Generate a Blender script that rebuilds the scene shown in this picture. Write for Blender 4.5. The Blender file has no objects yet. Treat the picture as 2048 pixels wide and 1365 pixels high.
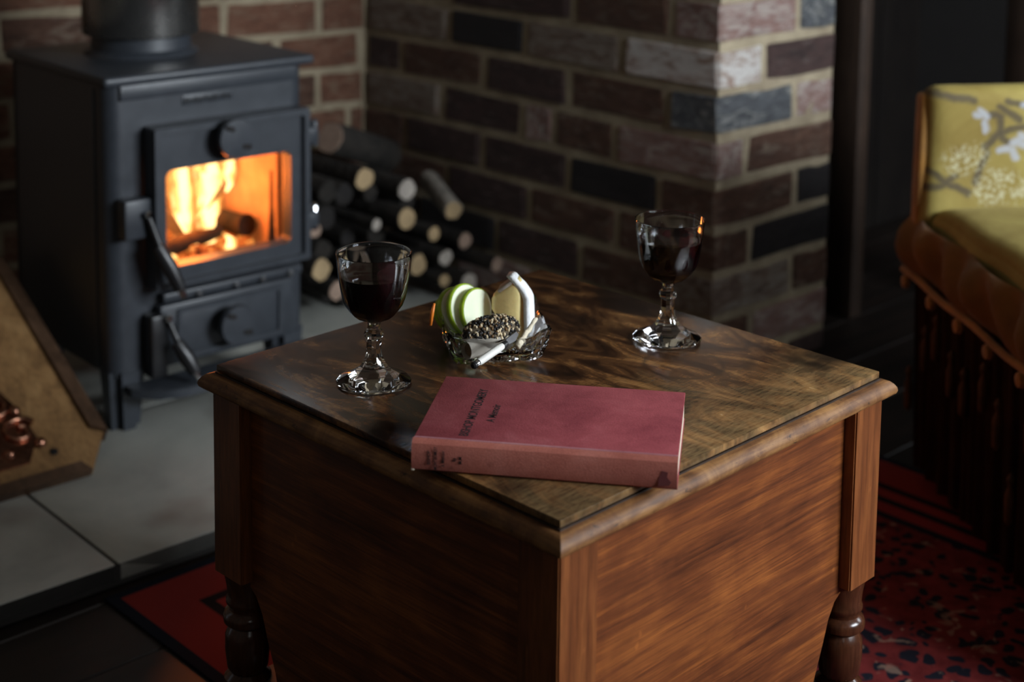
import bpy, bmesh, math, random
from mathutils import Vector, Matrix, Euler
random.seed(7)
PI = math.pi
SC = bpy.context.scene
COL = SC.collection

# ------------------------------------------------------------------ camera
ZF = 0.465                       # height of the table lid above the floor (fit frame has the lid at z = 0)
CAM = Vector((-0.0424, -1.12696, 0.54469 + ZF))
FPX, PITCH, CYP, ROLL = 3073.458, math.radians(6.91394), -10.613, math.radians(-0.72575)
cam = bpy.data.cameras.new('camera')
cam.sensor_fit = 'HORIZONTAL'; cam.sensor_width = 36.0
cam.lens = FPX / 2048 * 36
cam.shift_y = (CYP - 682.5) / 2048
cam.clip_start = 0.05; cam.clip_end = 50
cam.dof.use_dof = True; cam.dof.focus_distance = 1.43; cam.dof.aperture_fstop = 4.4
co = bpy.data.objects.new('camera', cam); COL.objects.link(co)
co.matrix_world = Matrix.Translation(CAM) @ Matrix.Rotation(PI / 2 - PITCH, 4, 'X') @ Matrix.Rotation(-ROLL, 4, 'Z')
SC.camera = co

def ray(x, y):
    X, Y = x - 1024, y - CYP
    c, s = math.cos(ROLL), math.sin(ROLL)
    X, Y = (c * X + s * Y) / FPX, (-s * X + c * Y) / FPX
    return Vector((X, math.cos(PITCH) - Y * math.sin(PITCH), -math.sin(PITCH) - Y * math.cos(PITCH)))
def onz(x, y, z):
    d = ray(x, y); return CAM + d * ((z - CAM.z) / d.z)
def onplane(x, y, P, n):
    d = ray(x, y); return CAM + d * ((n.dot(P) - n.dot(CAM)) / n.dot(d))

# ------------------------------------------------------------------ world, window light, exposure
w = bpy.data.worlds.new('world'); SC.world = w; w.use_nodes = True
w.node_tree.nodes['Background'].inputs[0].default_value = (0.75, 0.85, 1.0, 1)
w.node_tree.nodes['Background'].inputs[1].default_value = 0.6
SC.view_settings.view_transform = 'Standard'; SC.view_settings.look = 'None'
SC.view_settings.gamma = 1.0; SC.view_settings.use_curve_mapping = False
SC.view_settings.exposure = 0.15
SC.cycles.use_denoising = True
SC.cycles.max_bounces = 14; SC.cycles.transmission_bounces = 14; SC.cycles.transparent_max_bounces = 16
SC.cycles.sample_clamp_indirect = 60.0

YR = math.radians(43.7)          # the room's own axes: U along the chimney wall, V towards it
U = Vector((math.cos(YR), math.sin(YR), 0)); V = Vector((-math.sin(YR), math.cos(YR), 0))
Z = Vector((0, 0, 1))
def ruv(u, v, z=0.0): return U * u + V * v + Z * z
WIN_V = -1.85                    # wall with the window, behind the camera's right shoulder
WIN_U0, WIN_U1, WIN_Z0, WIN_Z1 = 0.55, 1.85, 0.98, 1.74
al = bpy.data.lights.new('window_and_fill_light', 'AREA'); al.shape = 'RECTANGLE'
al.size = WIN_U1 - WIN_U0; al.size_y = WIN_Z1 - WIN_Z0; al.energy = 120; al.color = (0.86, 0.93, 1.0)
ao = bpy.data.objects.new('window_and_fill_light', al); COL.objects.link(ao)
p = ruv((WIN_U0 + WIN_U1) / 2, WIN_V - 0.16, (WIN_Z0 + WIN_Z1) / 2)
ao.matrix_world = Matrix((( U.x, 0, -V.x, p.x), (U.y, 0, -V.y, p.y), (0, 1, 0, p.z), (0, 0, 0, 1)))
# side window added in the right-hand wall for glass sparkle and fill
WC_U, WC_V0, WC_V1 = 2.55, -1.45, -0.65
al = bpy.data.lights.new('window_and_fill_light', 'AREA'); al.shape = 'RECTANGLE'
al.size = WC_V1 - WC_V0; al.size_y = WIN_Z1 - WIN_Z0; al.energy = 26; al.color = (0.88, 0.94, 1.0)
ao = bpy.data.objects.new('window_and_fill_light', al); COL.objects.link(ao)
p = ruv(WC_U + 0.11, (WC_V0 + WC_V1) / 2, (WIN_Z0 + WIN_Z1) / 2)
ao.matrix_world = Matrix((( V.x, 0, U.x, p.x), (V.y, 0, U.y, p.y), (0, 1, 0, p.z), (0, 0, 0, 1)))
# small dim window further along the front wall, narrowed to strengthen glints in glass
WB_U0, WB_U1 = -1.02, -0.84
al = bpy.data.lights.new('window_and_fill_light', 'AREA'); al.shape = 'RECTANGLE'
al.size = WB_U1 - WB_U0; al.size_y = WIN_Z1 - WIN_Z0; al.energy = 2.0; al.color = (0.95, 0.96, 0.93)
ao = bpy.data.objects.new('window_and_fill_light', al); COL.objects.link(ao)
p = ruv((WB_U0 + WB_U1) / 2, WIN_V - 0.16, (WIN_Z0 + WIN_Z1) / 2)
ao.matrix_world = Matrix((( U.x, 0, -V.x, p.x), (U.y, 0, -V.y, p.y), (0, 1, 0, p.z), (0, 0, 0, 1)))

# ------------------------------------------------------------------ helpers: objects
def link(name, me, mat=None, parent=None):
    o = bpy.data.objects.new(name, me); COL.objects.link(o)
    if mat is not None and me is not None:
        if len(me.materials) == 0: me.materials.append(mat)
    if parent is not None: o.parent = parent
    return o
def tag(o, label, cat, group=None):
    o['label'] = label; o['category'] = cat
    if group: o['group'] = group
    return o
def thing(name, label, cat, loc=(0, 0, 0), rz=0.0, group=None):
    o = bpy.data.objects.new(name, None); COL.objects.link(o)
    o.empty_display_size = 0.05; o.location = loc; o.rotation_euler = (0, 0, rz)
    return tag(o, label, cat, group)
def struct(o): o['kind'] = 'structure'; return o
def fin(bm, smooth=False, auto=None):
    bmesh.ops.recalc_face_normals(bm, faces=bm.faces)
    me = bpy.data.meshes.new('m'); bm.to_mesh(me); bm.free()
    if smooth or auto:
        for p_ in me.polygons: p_.use_smooth = True
        if auto:
            b2 = bmesh.new(); b2.from_mesh(me)
            for e in b2.edges:
                if len(e.link_faces) == 2 and e.calc_face_angle(0) > math.radians(auto): e.smooth = False
            b2.to_mesh(me); b2.free()
    return me
def addbox(bm, x0, x1, y0, y1, z0, z1, bev=0.0, seg=2, M=None):
    vs = [bm.verts.new((x, y, z)) for x in (x0, x1) for y in (y0, y1) for z in (z0, z1)]
    fs = [(0, 1, 3, 2), (4, 6, 7, 5), (0, 4, 5, 1), (2, 3, 7, 6), (0, 2, 6, 4), (1, 5, 7, 3)]
    F = [bm.faces.new([vs[i] for i in f]) for f in fs]
    if M is not None: bmesh.ops.transform(bm, matrix=M, verts=vs)
    if bev > 0:
        bmesh.ops.recalc_face_normals(bm, faces=F)
        E_ = list({e for f in F for e in f.edges})
        bmesh.ops.bevel(bm, geom=E_, offset=bev, segments=seg, affect='EDGES', profile=0.5)
def box(x0, x1, y0, y1, z0, z1, bev=0.0, seg=2, M=None):
    bm = bmesh.new(); addbox(bm, x0, x1, y0, y1, z0, z1, bev, seg, M); return fin(bm, auto=35 if bev else None)
def addlathe(bm, prof, n=32, c=(0, 0, 0), caps=(True, True), mod=None, M=None):
    rings = []
    for i, (r, z) in enumerate(prof):
        ring = []
        for k in range(n):
            a = 2 * PI * k / n
            rr = r * (mod(a, i) if mod else 1)
            v = Vector((c[0] + rr * math.cos(a), c[1] + rr * math.sin(a), c[2] + z))
            if M is not None: v = M @ v
            ring.append(bm.verts.new(v))
        rings.append(ring)
    for a_, b_ in zip(rings, rings[1:]):
        for k in range(n): bm.faces.new((a_[k], a_[(k + 1) % n], b_[(k + 1) % n], b_[k]))
    if caps[0]: bm.faces.new(list(reversed(rings[0])))
    if caps[1]: bm.faces.new(rings[-1])
    return rings
def lathe(prof, n=32, smooth=True, **kw):
    bm = bmesh.new(); addlathe(bm, prof, n, **kw); return fin(bm, auto=40 if smooth else None)
def addtube(bm, pts, rad, n=8, caps=True):
    pts = [Vector(q) for q in pts]; rings = []
    for i, q in enumerate(pts):
        t = (pts[min(i + 1, len(pts) - 1)] - pts[max(i - 1, 0)]).normalized()
        up = Vector((0, 0, 1)) if abs(t.z) < 0.95 else Vector((1, 0, 0))
        a_ = t.cross(up).normalized(); b_ = t.cross(a_)
        r = rad[i] if isinstance(rad, (list, tuple)) else rad
        rings.append([bm.verts.new(q + a_ * r * math.cos(2 * PI * k / n) + b_ * r * math.sin(2 * PI * k / n)) for k in range(n)])
    for a_, b_ in zip(rings, rings[1:]):
        for k in range(n): bm.faces.new((a_[k], a_[(k + 1) % n], b_[(k + 1) % n], b_[k]))
    if caps: bm.faces.new(rings[0]); bm.faces.new(rings[-1])
def tube(pts, rad, n=8):
    bm = bmesh.new(); addtube(bm, pts, rad, n); return fin(bm, auto=50)
def addprism(bm, poly, h0, h1, M=None):
    """poly: 2D points (x, z) extruded along y from h0 to h1"""
    a_ = [bm.verts.new((x, h0, z)) for x, z in poly]; b_ = [bm.verts.new((x, h1, z)) for x, z in poly]
    n = len(poly)
    bm.faces.new(a_); bm.faces.new(list(reversed(b_)))
    for k in range(n): bm.faces.new((a_[k], b_[k], b_[(k + 1) % n], a_[(k + 1) % n]))
    if M is not None: bmesh.ops.transform(bm, matrix=M, verts=a_ + b_)
def prism(poly, h0, h1, M=None):
    bm = bmesh.new(); addprism(bm, poly, h0, h1, M); return fin(bm, auto=35)
def rrect(x0, x1, z0, z1, r, n=5):
    pts = []
    for cx, cz, a0 in ((x1 - r, z1 - r, 0), (x0 + r, z1 - r, 90), (x0 + r, z0 + r, 180), (x1 - r, z0 + r, 270)):
        for k in range(n + 1):
            a = math.radians(a0 + 90 * k / n); pts.append((cx + r * math.cos(a), cz + r * math.sin(a)))
    return pts
def addframe(bm, outer, inner, y0, y1):
    """ring between two outlines with the same number of points, extruded along y"""
    n = len(outer)
    R = [[bm.verts.new((x, y, z)) for x, z in ol] for ol, y in ((outer, y0), (inner, y0), (inner, y1), (outer, y1))]
    for i in range(4):
        a_, b_ = R[i], R[(i + 1) % 4]
        for k in range(n): bm.faces.new((a_[k], a_[(k + 1) % n], b_[(k + 1) % n], b_[k]))

# ------------------------------------------------------------------ helpers: materials
class NT:
    def __init__(s, name):
        s.m = bpy.data.materials.new(name); s.m.use_nodes = True; s.t = s.m.node_tree
        s.b = s.t.nodes['Principled BSDF']; s.out = s.t.nodes['Material Output']
    def n(s, typ, **kw):
        nd = s.t.nodes.new(typ)
        for k, v in kw.items(): setattr(nd, k, v)
        return nd
    def l(s, a, b): s.t.links.new(a, b)
    def coord(s, scale=(1, 1, 1), rot=(0, 0, 0), loc=(0, 0, 0), kind='Object'):
        tc = s.n('ShaderNodeTexCoord'); mp = s.n('ShaderNodeMapping')
        mp.inputs['Scale'].default_value = scale; mp.inputs['Rotation'].default_value = rot; mp.inputs['Location'].default_value = loc
        s.l(tc.outputs[kind], mp.inputs[0]); return mp.outputs[0]
    def noise(s, vec, scale, detail=4, rough=0.55, dist=0.0, rand=False):
        nd = s.n('ShaderNodeTexNoise'); nd.inputs['Scale'].default_value = scale; nd.inputs['Detail'].default_value = detail
        nd.inputs['Roughness'].default_value = rough; nd.inputs['Distortion'].default_value = dist
        if vec is not None: s.l(vec, nd.inputs['Vector'])
        if rand:
            nd.noise_dimensions = '4D'; oi = s.n('ShaderNodeObjectInfo'); mu = s.n('ShaderNodeMath', operation='MULTIPLY')
            mu.inputs[1].default_value = 37.0; s.l(oi.outputs['Random'], mu.inputs[0]); s.l(mu.outputs[0], nd.inputs['W'])
        return nd.outputs['Fac']
    def ramp(s, fac, stops, interp='LINEAR'):
        nd = s.n('ShaderNodeValToRGB'); cr = nd.color_ramp; cr.interpolation = interp
        while len(cr.elements) < len(stops): cr.elements.new(0.5)
        for e, (p_, c_) in zip(cr.elements, stops):
            e.position = p_; e.color = (*c_, 1) if len(c_) == 3 else c_
        s.l(fac, nd.inputs[0]); return nd.outputs[0]
    def mix(s, fac, a, b, mode='MIX'):
        nd = s.n('ShaderNodeMix', data_type='RGBA', blend_type=mode)
        for sock, v in ((nd.inputs['Factor'], fac), (nd.inputs[6], a), (nd.inputs[7], b)):
            if isinstance(v, (int, float)): sock.default_value = v
            elif isinstance(v, tuple): sock.default_value = (*v, 1) if len(v) == 3 else v
            else: s.l(v, sock)
        return nd.outputs[2]
    def math(s, op, a, b=None):
        nd = s.n('ShaderNodeMath', operation=op)
        for i, v in enumerate((a, b)):
            if v is None: continue
            if isinstance(v, (int, float)): nd.inputs[i].default_value = v
            else: s.l(v, nd.inputs[i])
        return nd.outputs[0]
    def rgb01(s, fac, lo, hi):
        return s.ramp(fac, [(0.0, (lo,) * 3), (1.0, (hi,) * 3)])
    def bump(s, h, strength=0.3, dist=0.002):
        nd = s.n('ShaderNodeBump'); nd.inputs['Strength'].default_value = strength; nd.inputs['Distance'].default_value = dist
        s.l(h, nd.inputs['Height']); s.l(nd.outputs[0], s.b.inputs['Normal'])
    def set(s, **kw):
        for k, v in kw.items():
            i = s.b.inputs[k.replace('_', ' ')]
            if isinstance(v, (int, float)): i.default_value = v
            elif isinstance(v, tuple): i.default_value = (*v, 1) if len(v) == 3 else v
            else: s.l(v, i)
        return s
def plain(name, col, rough=0.5, metal=0.0, bump=None, var=0.15, scale=30.0, rand=False, **kw):
    t = NT(name); vec = t.coord(); f = t.noise(vec, scale, 5, rand=rand)
    lo = tuple(c * (1 - var) for c in col); hi = tuple(min(1, c * (1 + var)) for c in col)
    t.set(Base_Color=t.ramp(f, [(0.3, lo), (0.7, hi)]), Roughness=t.rgb01(f, max(0, rough - 0.06), min(1, rough + 0.06)), Metallic=metal)
    if bump: t.bump(t.noise(vec, bump[0], 4, rand=rand), bump[1], bump[2])
    t.set(**kw); return t.m

def brickmat(name, stops, haze=None, hazefac=0.0):
    t = NT(name); vec = t.coord()
    f = t.noise(vec, 3.2, 7, 0.66, 0.8, rand=True)
    c = t.ramp(f, stops)
    g = t.noise(vec, 24, 4, rand=True)
    c = t.mix(0.35, c, t.ramp(g, [(0.3, (0.25,) * 3), (0.7, (1.25,) * 3)]), 'MULTIPLY')
    if haze:                                            # lime and old paint left on the face
        h = t.noise(vec, 3.6, 6, 0.62, 1.2, rand=True)
        m_ = t.ramp(h, [(0.50 - hazefac, (0,) * 3), (0.72 - hazefac, (0.8,) * 3)])
        c = t.mix(m_, c, haze)
    t.set(Base_Color=c, Roughness=0.88); t.bump(t.noise(vec, 14, 6, 0.7, rand=True), 0.8, 0.02)
    return t.m
B_RED = brickmat('brick_red_brown', [(0.25, (0.045, 0.023, 0.014)), (0.5, (0.135, 0.064, 0.040)), (0.75, (0.22, 0.122, 0.078))], (0.34, 0.27, 0.2), -0.02)
B_DARK = brickmat('brick_burnt_dark', [(0.3, (0.010, 0.009, 0.010)), (0.7, (0.035, 0.027, 0.028))])
B_PALE = brickmat('brick_limewashed', [(0.3, (0.13, 0.075, 0.055)), (0.7, (0.27, 0.18, 0.13))], (0.42, 0.37, 0.31), 0.10)
B_PLUM = brickmat('brick_plum', [(0.3, (0.036, 0.021, 0.019)), (0.7, (0.115, 0.062, 0.054))], (0.3, 0.25, 0.22), -0.06)
B_ORNG = brickmat('brick_orange', [(0.25, (0.11, 0.048, 0.030)), (0.5, (0.24, 0.105, 0.062)), (0.78, (0.36, 0.20, 0.13))], (0.36, 0.28, 0.19), -0.02)
B_BLUE = brickmat('brick_blue_grey', [(0.3, (0.05, 0.053, 0.06)), (0.7, (0.18, 0.19, 0.205))], (0.55, 0.55, 0.50), -0.01)
B_WHITE = brickmat('brick_white_painted', [(0.3, (0.3, 0.12, 0.06)), (0.7, (0.42, 0.24, 0.14))], (0.92, 0.91, 0.87), 0.18)
B_PINK = brickmat('brick_pink_grey', [(0.25, (0.16, 0.080, 0.065)), (0.5, (0.36, 0.21, 0.18)), (0.78, (0.52, 0.39, 0.34))], (0.66, 0.60, 0.54), 0.04)
def mortarmat():
    t = NT('mortar'); vec = t.coord()
    c = t.ramp(t.noise(vec, 14, 6, 0.6), [(0.3, (0.21, 0.165, 0.108)), (0.7, (0.39, 0.325, 0.22))])
    t.set(Base_Color=c, Roughness=0.95); t.bump(t.noise(vec, 140, 5, 0.7), 0.7, 0.004); return t.m
M_MORTAR = mortarmat()

def woodmat(name, stops, along='x', grain=(3, 60), rough=(0.3, 0.5), bump=0.15, rot=0.0, spec=0.5, scratch=True, loc=(0, 0, 0)):
    t = NT(name)
    a_, b_ = grain
    sc = {'x': (a_, b_, b_), 'y': (b_, a_, b_), 'z': (b_, b_, a_)}[along]
    rt = (0, rot, 0) if along == 'x' else (0, 0, 0)
    vec = t.coord(sc, rt, loc); v0 = t.coord(loc=loc)
    f = t.noise(vec, 1.0, 6, 0.62, 0.8)
    big = t.noise(v0, 9, 4, 0.6, 0.5)
    mixf = t.mix(0.42, f, big)
    c = t.ramp(mixf, stops)
    fine = t.noise(t.coord(tuple(q * 5 for q in sc), rt, loc), 1.0, 3)
    c = t.mix(0.5, c, t.ramp(fine, [(0.32, (0.45,) * 3), (0.6, (1.15,) * 3)]), 'MULTIPLY')
    if scratch:
        s_ = t.noise(t.coord((30, 400, 30), (0.5, 0.7, 0.4), loc), 1.0, 2)
        c = t.mix(t.ramp(s_, [(0.72, (0,) * 3), (0.78, (0.5,) * 3)]), c, tuple(min(1, q * 1.8) for q in stops[-1][1]))
    t.set(Base_Color=c, Roughness=t.rgb01(big, *rough), Specular_IOR_Level=spec)
    t.bump(fine, bump, 0.0006); return t.m
W_SIDE = woodmat('wood_side_panel', [(0.30, (0.026, 0.008, 0.004)), (0.5, (0.15, 0.042, 0.011)), (0.72, (0.38, 0.120, 0.024))], 'x', (5, 120), (0.35, 0.5), rot=-0.05)
W_SIDEY = woodmat('wood_side_panel_cross', [(0.28, (0.030, 0.011, 0.005)), (0.5, (0.13, 0.045, 0.016)), (0.72, (0.26, 0.095, 0.032))], 'y', (4, 75), (0.35, 0.5))
W_POST = woodmat('wood_post', [(0.28, (0.045, 0.015, 0.006)), (0.5, (0.17, 0.052, 0.015)), (0.75, (0.29, 0.10, 0.028))], 'z', (5, 70), (0.3, 0.45))
W_TURN = woodmat('wood_turned', [(0.28, (0.03, 0.011, 0.006)), (0.6, (0.085, 0.028, 0.012)), (0.8, (0.15, 0.05, 0.02))], 'z', (5, 70), (0.16, 0.28), scratch=False)
W_MOULD = woodmat('wood_moulding', [(0.30, (0.028, 0.011, 0.005)), (0.46, (0.15, 0.060, 0.020)), (0.64, (0.40, 0.21, 0.08))], 'x', (6, 80), (0.35, 0.55))
def mouldmat():
    t = NT('wood_moulding_worn'); v0 = t.coord()
    f = t.noise(t.coord((9, 160, 160)), 1.0, 5, 0.6, 0.6); big = t.noise(v0, 24, 5, 0.65, 0.8)
    c = t.ramp(t.mix(0.5, f, big), [(0.30, (0.028, 0.011, 0.005)), (0.47, (0.15, 0.062, 0.020)), (0.66, (0.36, 0.18, 0.062))])
    sp = t.n('ShaderNodeSeparateXYZ'); t.l(v0, sp.inputs[0])
    e = t.math('ADD', t.math('MULTIPLY', sp.outputs['Y'], -60.0), t.math('MULTIPLY', t.noise(v0, 30, 5, 0.65, 0.6), 0.55))
    c = t.mix(t.ramp(e, [(1.02, (0,) * 3), (1.20, (0.6,) * 3)]), c, (0.40, 0.23, 0.10))
    pit = t.noise(t.coord((60, 130, 130)), 1.0, 4, 0.6, 0.5)
    c = t.mix(t.ramp(pit, [(0.30, (0.9,) * 3), (0.38, (0,) * 3)]), c, (0.02, 0.011, 0.007))
    t.set(Base_Color=c, Roughness=0.55, Specular_IOR_Level=0.35); t.bump(pit, 0.3, 0.001); return t.m
W_MOULD = mouldmat()
W_DARK = woodmat('wood_dark_stain', [(0.3, (0.012, 0.007, 0.005)), (0.7, (0.045, 0.024, 0.014))], 'z', (4, 50), (0.4, 0.6), scratch=False)
W_BLK = woodmat('wood_black_panel', [(0.3, (0.004, 0.003, 0.003)), (0.7, (0.012, 0.009, 0.007))], 'z', (4, 50), (0.7, 0.85), scratch=False, spec=0.15)
W_BEAM = woodmat('wood_brown_beam', [(0.3, (0.014, 0.008, 0.005)), (0.7, (0.048, 0.026, 0.015))], 'z', (4, 40), (0.5, 0.7), scratch=False)
def lidmat():
    t = NT('wood_lid_burr'); v0 = t.coord(); vec = t.coord((16, 7, 10))
    burr = t.noise(vec, 1.0, 7, 0.64, 2.4)
    c = t.ramp(burr, [(0.32, (0.010, 0.005, 0.003)), (0.45, (0.040, 0.016, 0.007)), (0.55, (0.12, 0.050, 0.017)), (0.68, (0.30, 0.145, 0.048))])
    fib = t.noise(t.coord((70, 560, 60), (0, 0, -0.12)), 1.0, 4, 0.6, 0.6)
    c = t.mix(0.45, c, t.ramp(fib, [(0.34, (0.35,) * 3), (0.62, (1.25,) * 3)]), 'MULTIPLY')
    # worn, bleached band along the edge by the window, with dry scratches
    sx = t.n('ShaderNodeSeparateXYZ'); t.l(v0, sx.inputs[0])
    wv = t.math('ADD', sx.outputs['Y'], t.math('MULTIPLY', t.noise(v0, 9, 5, 0.65, 1.0), 0.28))
    wm = t.ramp(wv, [(0.10, (0.75,) * 3), (0.27, (0,) * 3)])
    sc_ = t.noise(t.coord((60, 340, 60), (0, 0, -0.2)), 1.0, 4, 0.6, 0.4)
    wm = t.mix(1.0, wm, t.ramp(sc_, [(0.36, (0.25,) * 3), (0.66, (0.75,) * 3)]), 'MULTIPLY')
    c = t.mix(wm, c, (0.40, 0.26, 0.115))
    st = t.ramp(t.noise(v0, 7, 3, 0.5, 0.8), [(0.58, (0,) * 3), (0.66, (0.85,) * 3)])
    c = t.mix(st, c, (0.010, 0.006, 0.004))
    # a faint ring left by a glass
    dx = t.math('SUBTRACT', sx.outputs['X'], 0.335); dy = t.math('SUBTRACT', sx.outputs['Y'], 0.145)
    d = t.math('SQRT', t.math('ADD', t.math('MULTIPLY', dx, dx), t.math('MULTIPLY', dy, dy)))
    rg = t.ramp(d, [(0.036, (0,) * 3), (0.0375, (0.7,) * 3), (0.039, (0.7,) * 3), (0.0405, (0,) * 3)])
    c = t.mix(rg, c, (0.02, 0.011, 0.006))
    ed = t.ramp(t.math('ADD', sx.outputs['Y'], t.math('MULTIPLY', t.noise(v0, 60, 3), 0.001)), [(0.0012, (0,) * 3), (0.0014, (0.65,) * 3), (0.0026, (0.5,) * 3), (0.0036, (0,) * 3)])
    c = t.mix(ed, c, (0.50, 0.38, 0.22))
    t.set(Base_Color=c, Roughness=t.rgb01(burr, 0.12, 0.34), Specular_IOR_Level=0.5)
    t.bump(fib, 0.12, 0.0006); return t.m
W_LID = lidmat()

IRON = plain('stove_cast_iron', (0.031, 0.036, 0.044), 0.42, 0.0, (260, 0.15, 0.0006), 0.10, 40)
IRON_DK = plain('black_enamel', (0.012, 0.012, 0.013), 0.35, 0.0, None, 0.1)
PIPE = plain('flue_grey_enamel', (0.30, 0.29, 0.275), 0.27, 0.95, None, 0.1, 20)
CHROME = plain('chrome', (0.75, 0.77, 0.80), 0.12, 1.0, None, 0.03)
STEEL = plain('dull_steel', (0.35, 0.36, 0.38), 0.35, 1.0, None, 0.08)
COPPER = plain('copper_repousse', (0.40, 0.19, 0.125), 0.24, 1.0, (60, 0.5, 0.004), 0.25, 25)
FIREBRICK = plain('firebrick', (0.42, 0.34, 0.28), 0.9, 0.0, (60, 0.5, 0.004), 0.25, 18)
CHAR = plain('charred_wood', (0.007, 0.005, 0.004), 0.8, 0.0, (70, 0.8, 0.006), 0.4, 40)
BARK = plain('bark', (0.014, 0.011, 0.008), 0.9, 0.0, (70, 0.9, 0.008), 0.6, 35, rand=True)
BARK_PALE = plain('bark_silver', (0.22, 0.20, 0.17), 0.85, 0.0, (70, 0.8, 0.005), 0.5, 35, rand=True)
def endmat(name, a_, b_):
    t = NT(name); vec = t.coord((1, 1, 1))
    wv = t.n('ShaderNodeTexWave', wave_type='RINGS'); wv.rings_direction = 'SPHERICAL'
    wv.inputs['Scale'].default_value = 90; wv.inputs['Distortion'].default_value = 3; wv.inputs['Detail'].default_value = 3
    t.l(vec, wv.inputs['Vector'])
    c = t.ramp(wv.outputs['Fac'], [(0.0, a_), (1.0, b_)])
    n_ = t.noise(vec, 45, 4, rand=True)
    c = t.mix(0.5, c, t.ramp(n_, [(0.3, (0.45,) * 3), (0.65, (1.1,) * 3)]), 'MULTIPLY')
    t.set(Base_Color=c, Roughness=0.85); return t.m
END_GREY = endmat('cut_end_grey', (0.30, 0.26, 0.22), (0.52, 0.47, 0.41))
END_TAN = endmat('cut_end_tan', (0.32, 0.22, 0.11), (0.52, 0.38, 0.21))
END_DARK = endmat('cut_end_dark', (0.06, 0.04, 0.025), (0.12, 0.08, 0.05))
END_PINK = endmat('cut_end_pink', (0.26, 0.17, 0.12), (0.42, 0.30, 0.23))
def stonemat():
    t = NT('hearth_stone'); vec = t.coord()
    f = t.noise(vec, 6, 6, 0.6, 0.6, rand=True)
    c = t.ramp(f, [(0.3, (0.30, 0.305, 0.275)), (0.6, (0.44, 0.445, 0.40)), (0.8, (0.52, 0.52, 0.47))])
    s_ = t.noise(vec, 4.5, 3, 0.5, 0.4, rand=True)
    c = t.mix(t.ramp(s_, [(0.56, (0,) * 3), (0.70, (0.7,) * 3)]), c, (0.17, 0.12, 0.095))
    t.set(Base_Color=c, Roughness=t.rgb01(f, 0.45, 0.65)); t.bump(t.noise(vec, 180, 4), 0.2, 0.001); return t.m
STONE = stonemat()

def glassmat(name, rough=0.0):
    t = NT(name); t.set(Base_Color=(0.97, 0.985, 1.0), Roughness=rough, Transmission_Weight=1.0, IOR=1.5); return t.m
GLASS = glassmat('clear_glass')
def panemat():
    t = NT('stove_glass'); tr = t.n('ShaderNodeBsdfTransparent'); gl = t.n('ShaderNodeBsdfGlossy'); fr = t.n('ShaderNodeFresnel')
    gl.inputs['Roughness'].default_value = 0.05; tr.inputs[0].default_value = (0.97, 0.93, 0.88, 1)
    mx = t.n('ShaderNodeMixShader'); t.l(fr.outputs[0], mx.inputs[0]); t.l(tr.outputs[0], mx.inputs[1]); t.l(gl.outputs[0], mx.inputs[2])
    t.l(mx.outputs[0], t.out.inputs[0]); return t.m
PANE = panemat()
WINE = plain('red_wine', (0.004, 0.0006, 0.001), 0.02, 0.0, None, 0.05, IOR=1.34)

# ------------------------------------------------------------------ floor, rug, hearth
P0 = onz(275, 885, ZF - 0.431)                 # stove: front left foot on the hearth
YS = math.radians(42.0); US = Vector((math.cos(YS), math.sin(YS), 0)); VS = Vector((-math.sin(YS), math.cos(YS), 0))
HZ = ZF - 0.431                                # hearth top
ARR = Vector((0.3145, 1.4730, 0))              # outer corner of the brick pier
au, av = ARR.dot(U), ARR.dot(V)
KV = av + 0.976                                # inner corner with the back wall
COURSE, BED = 0.0815, 0.1437 + ZF
CEIL = 2.25
def uvframe(o, u, v, z=0.0, yaw=YR):
    q = ruv(u, v, z); o.location = q; o.rotation_euler = (0, 0, yaw); return o

def boardmat():
    t = NT('floor_boards_dark'); vec = t.coord((3, 40, 40))
    c = t.ramp(t.noise(vec, 1.0, 5), [(0.3, (0.006, 0.004, 0.003)), (0.7, (0.016, 0.009, 0.006))])
    t.set(Base_Color=c, Roughness=0.5); return t.m
fl = struct(link('floor', box(-1.6, 2.6, WIN_V - 0.2, 2.6, -0.05, -0.012), plain('floor_gap', (0.006, 0.004, 0.003), 0.8)))
uvframe(fl, 0, 0)
FB = boardmat(); pl_me = box(0, 4.2, 0, 0.138, -0.012, 0.0, 0.002, 1)
for k in range(34):
    y = WIN_V - 0.19 + k * 0.14
    if y > 2.4: break
    o = link('plank', pl_me, FB, fl); o.location = (-1.6, y, 0)

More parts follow.
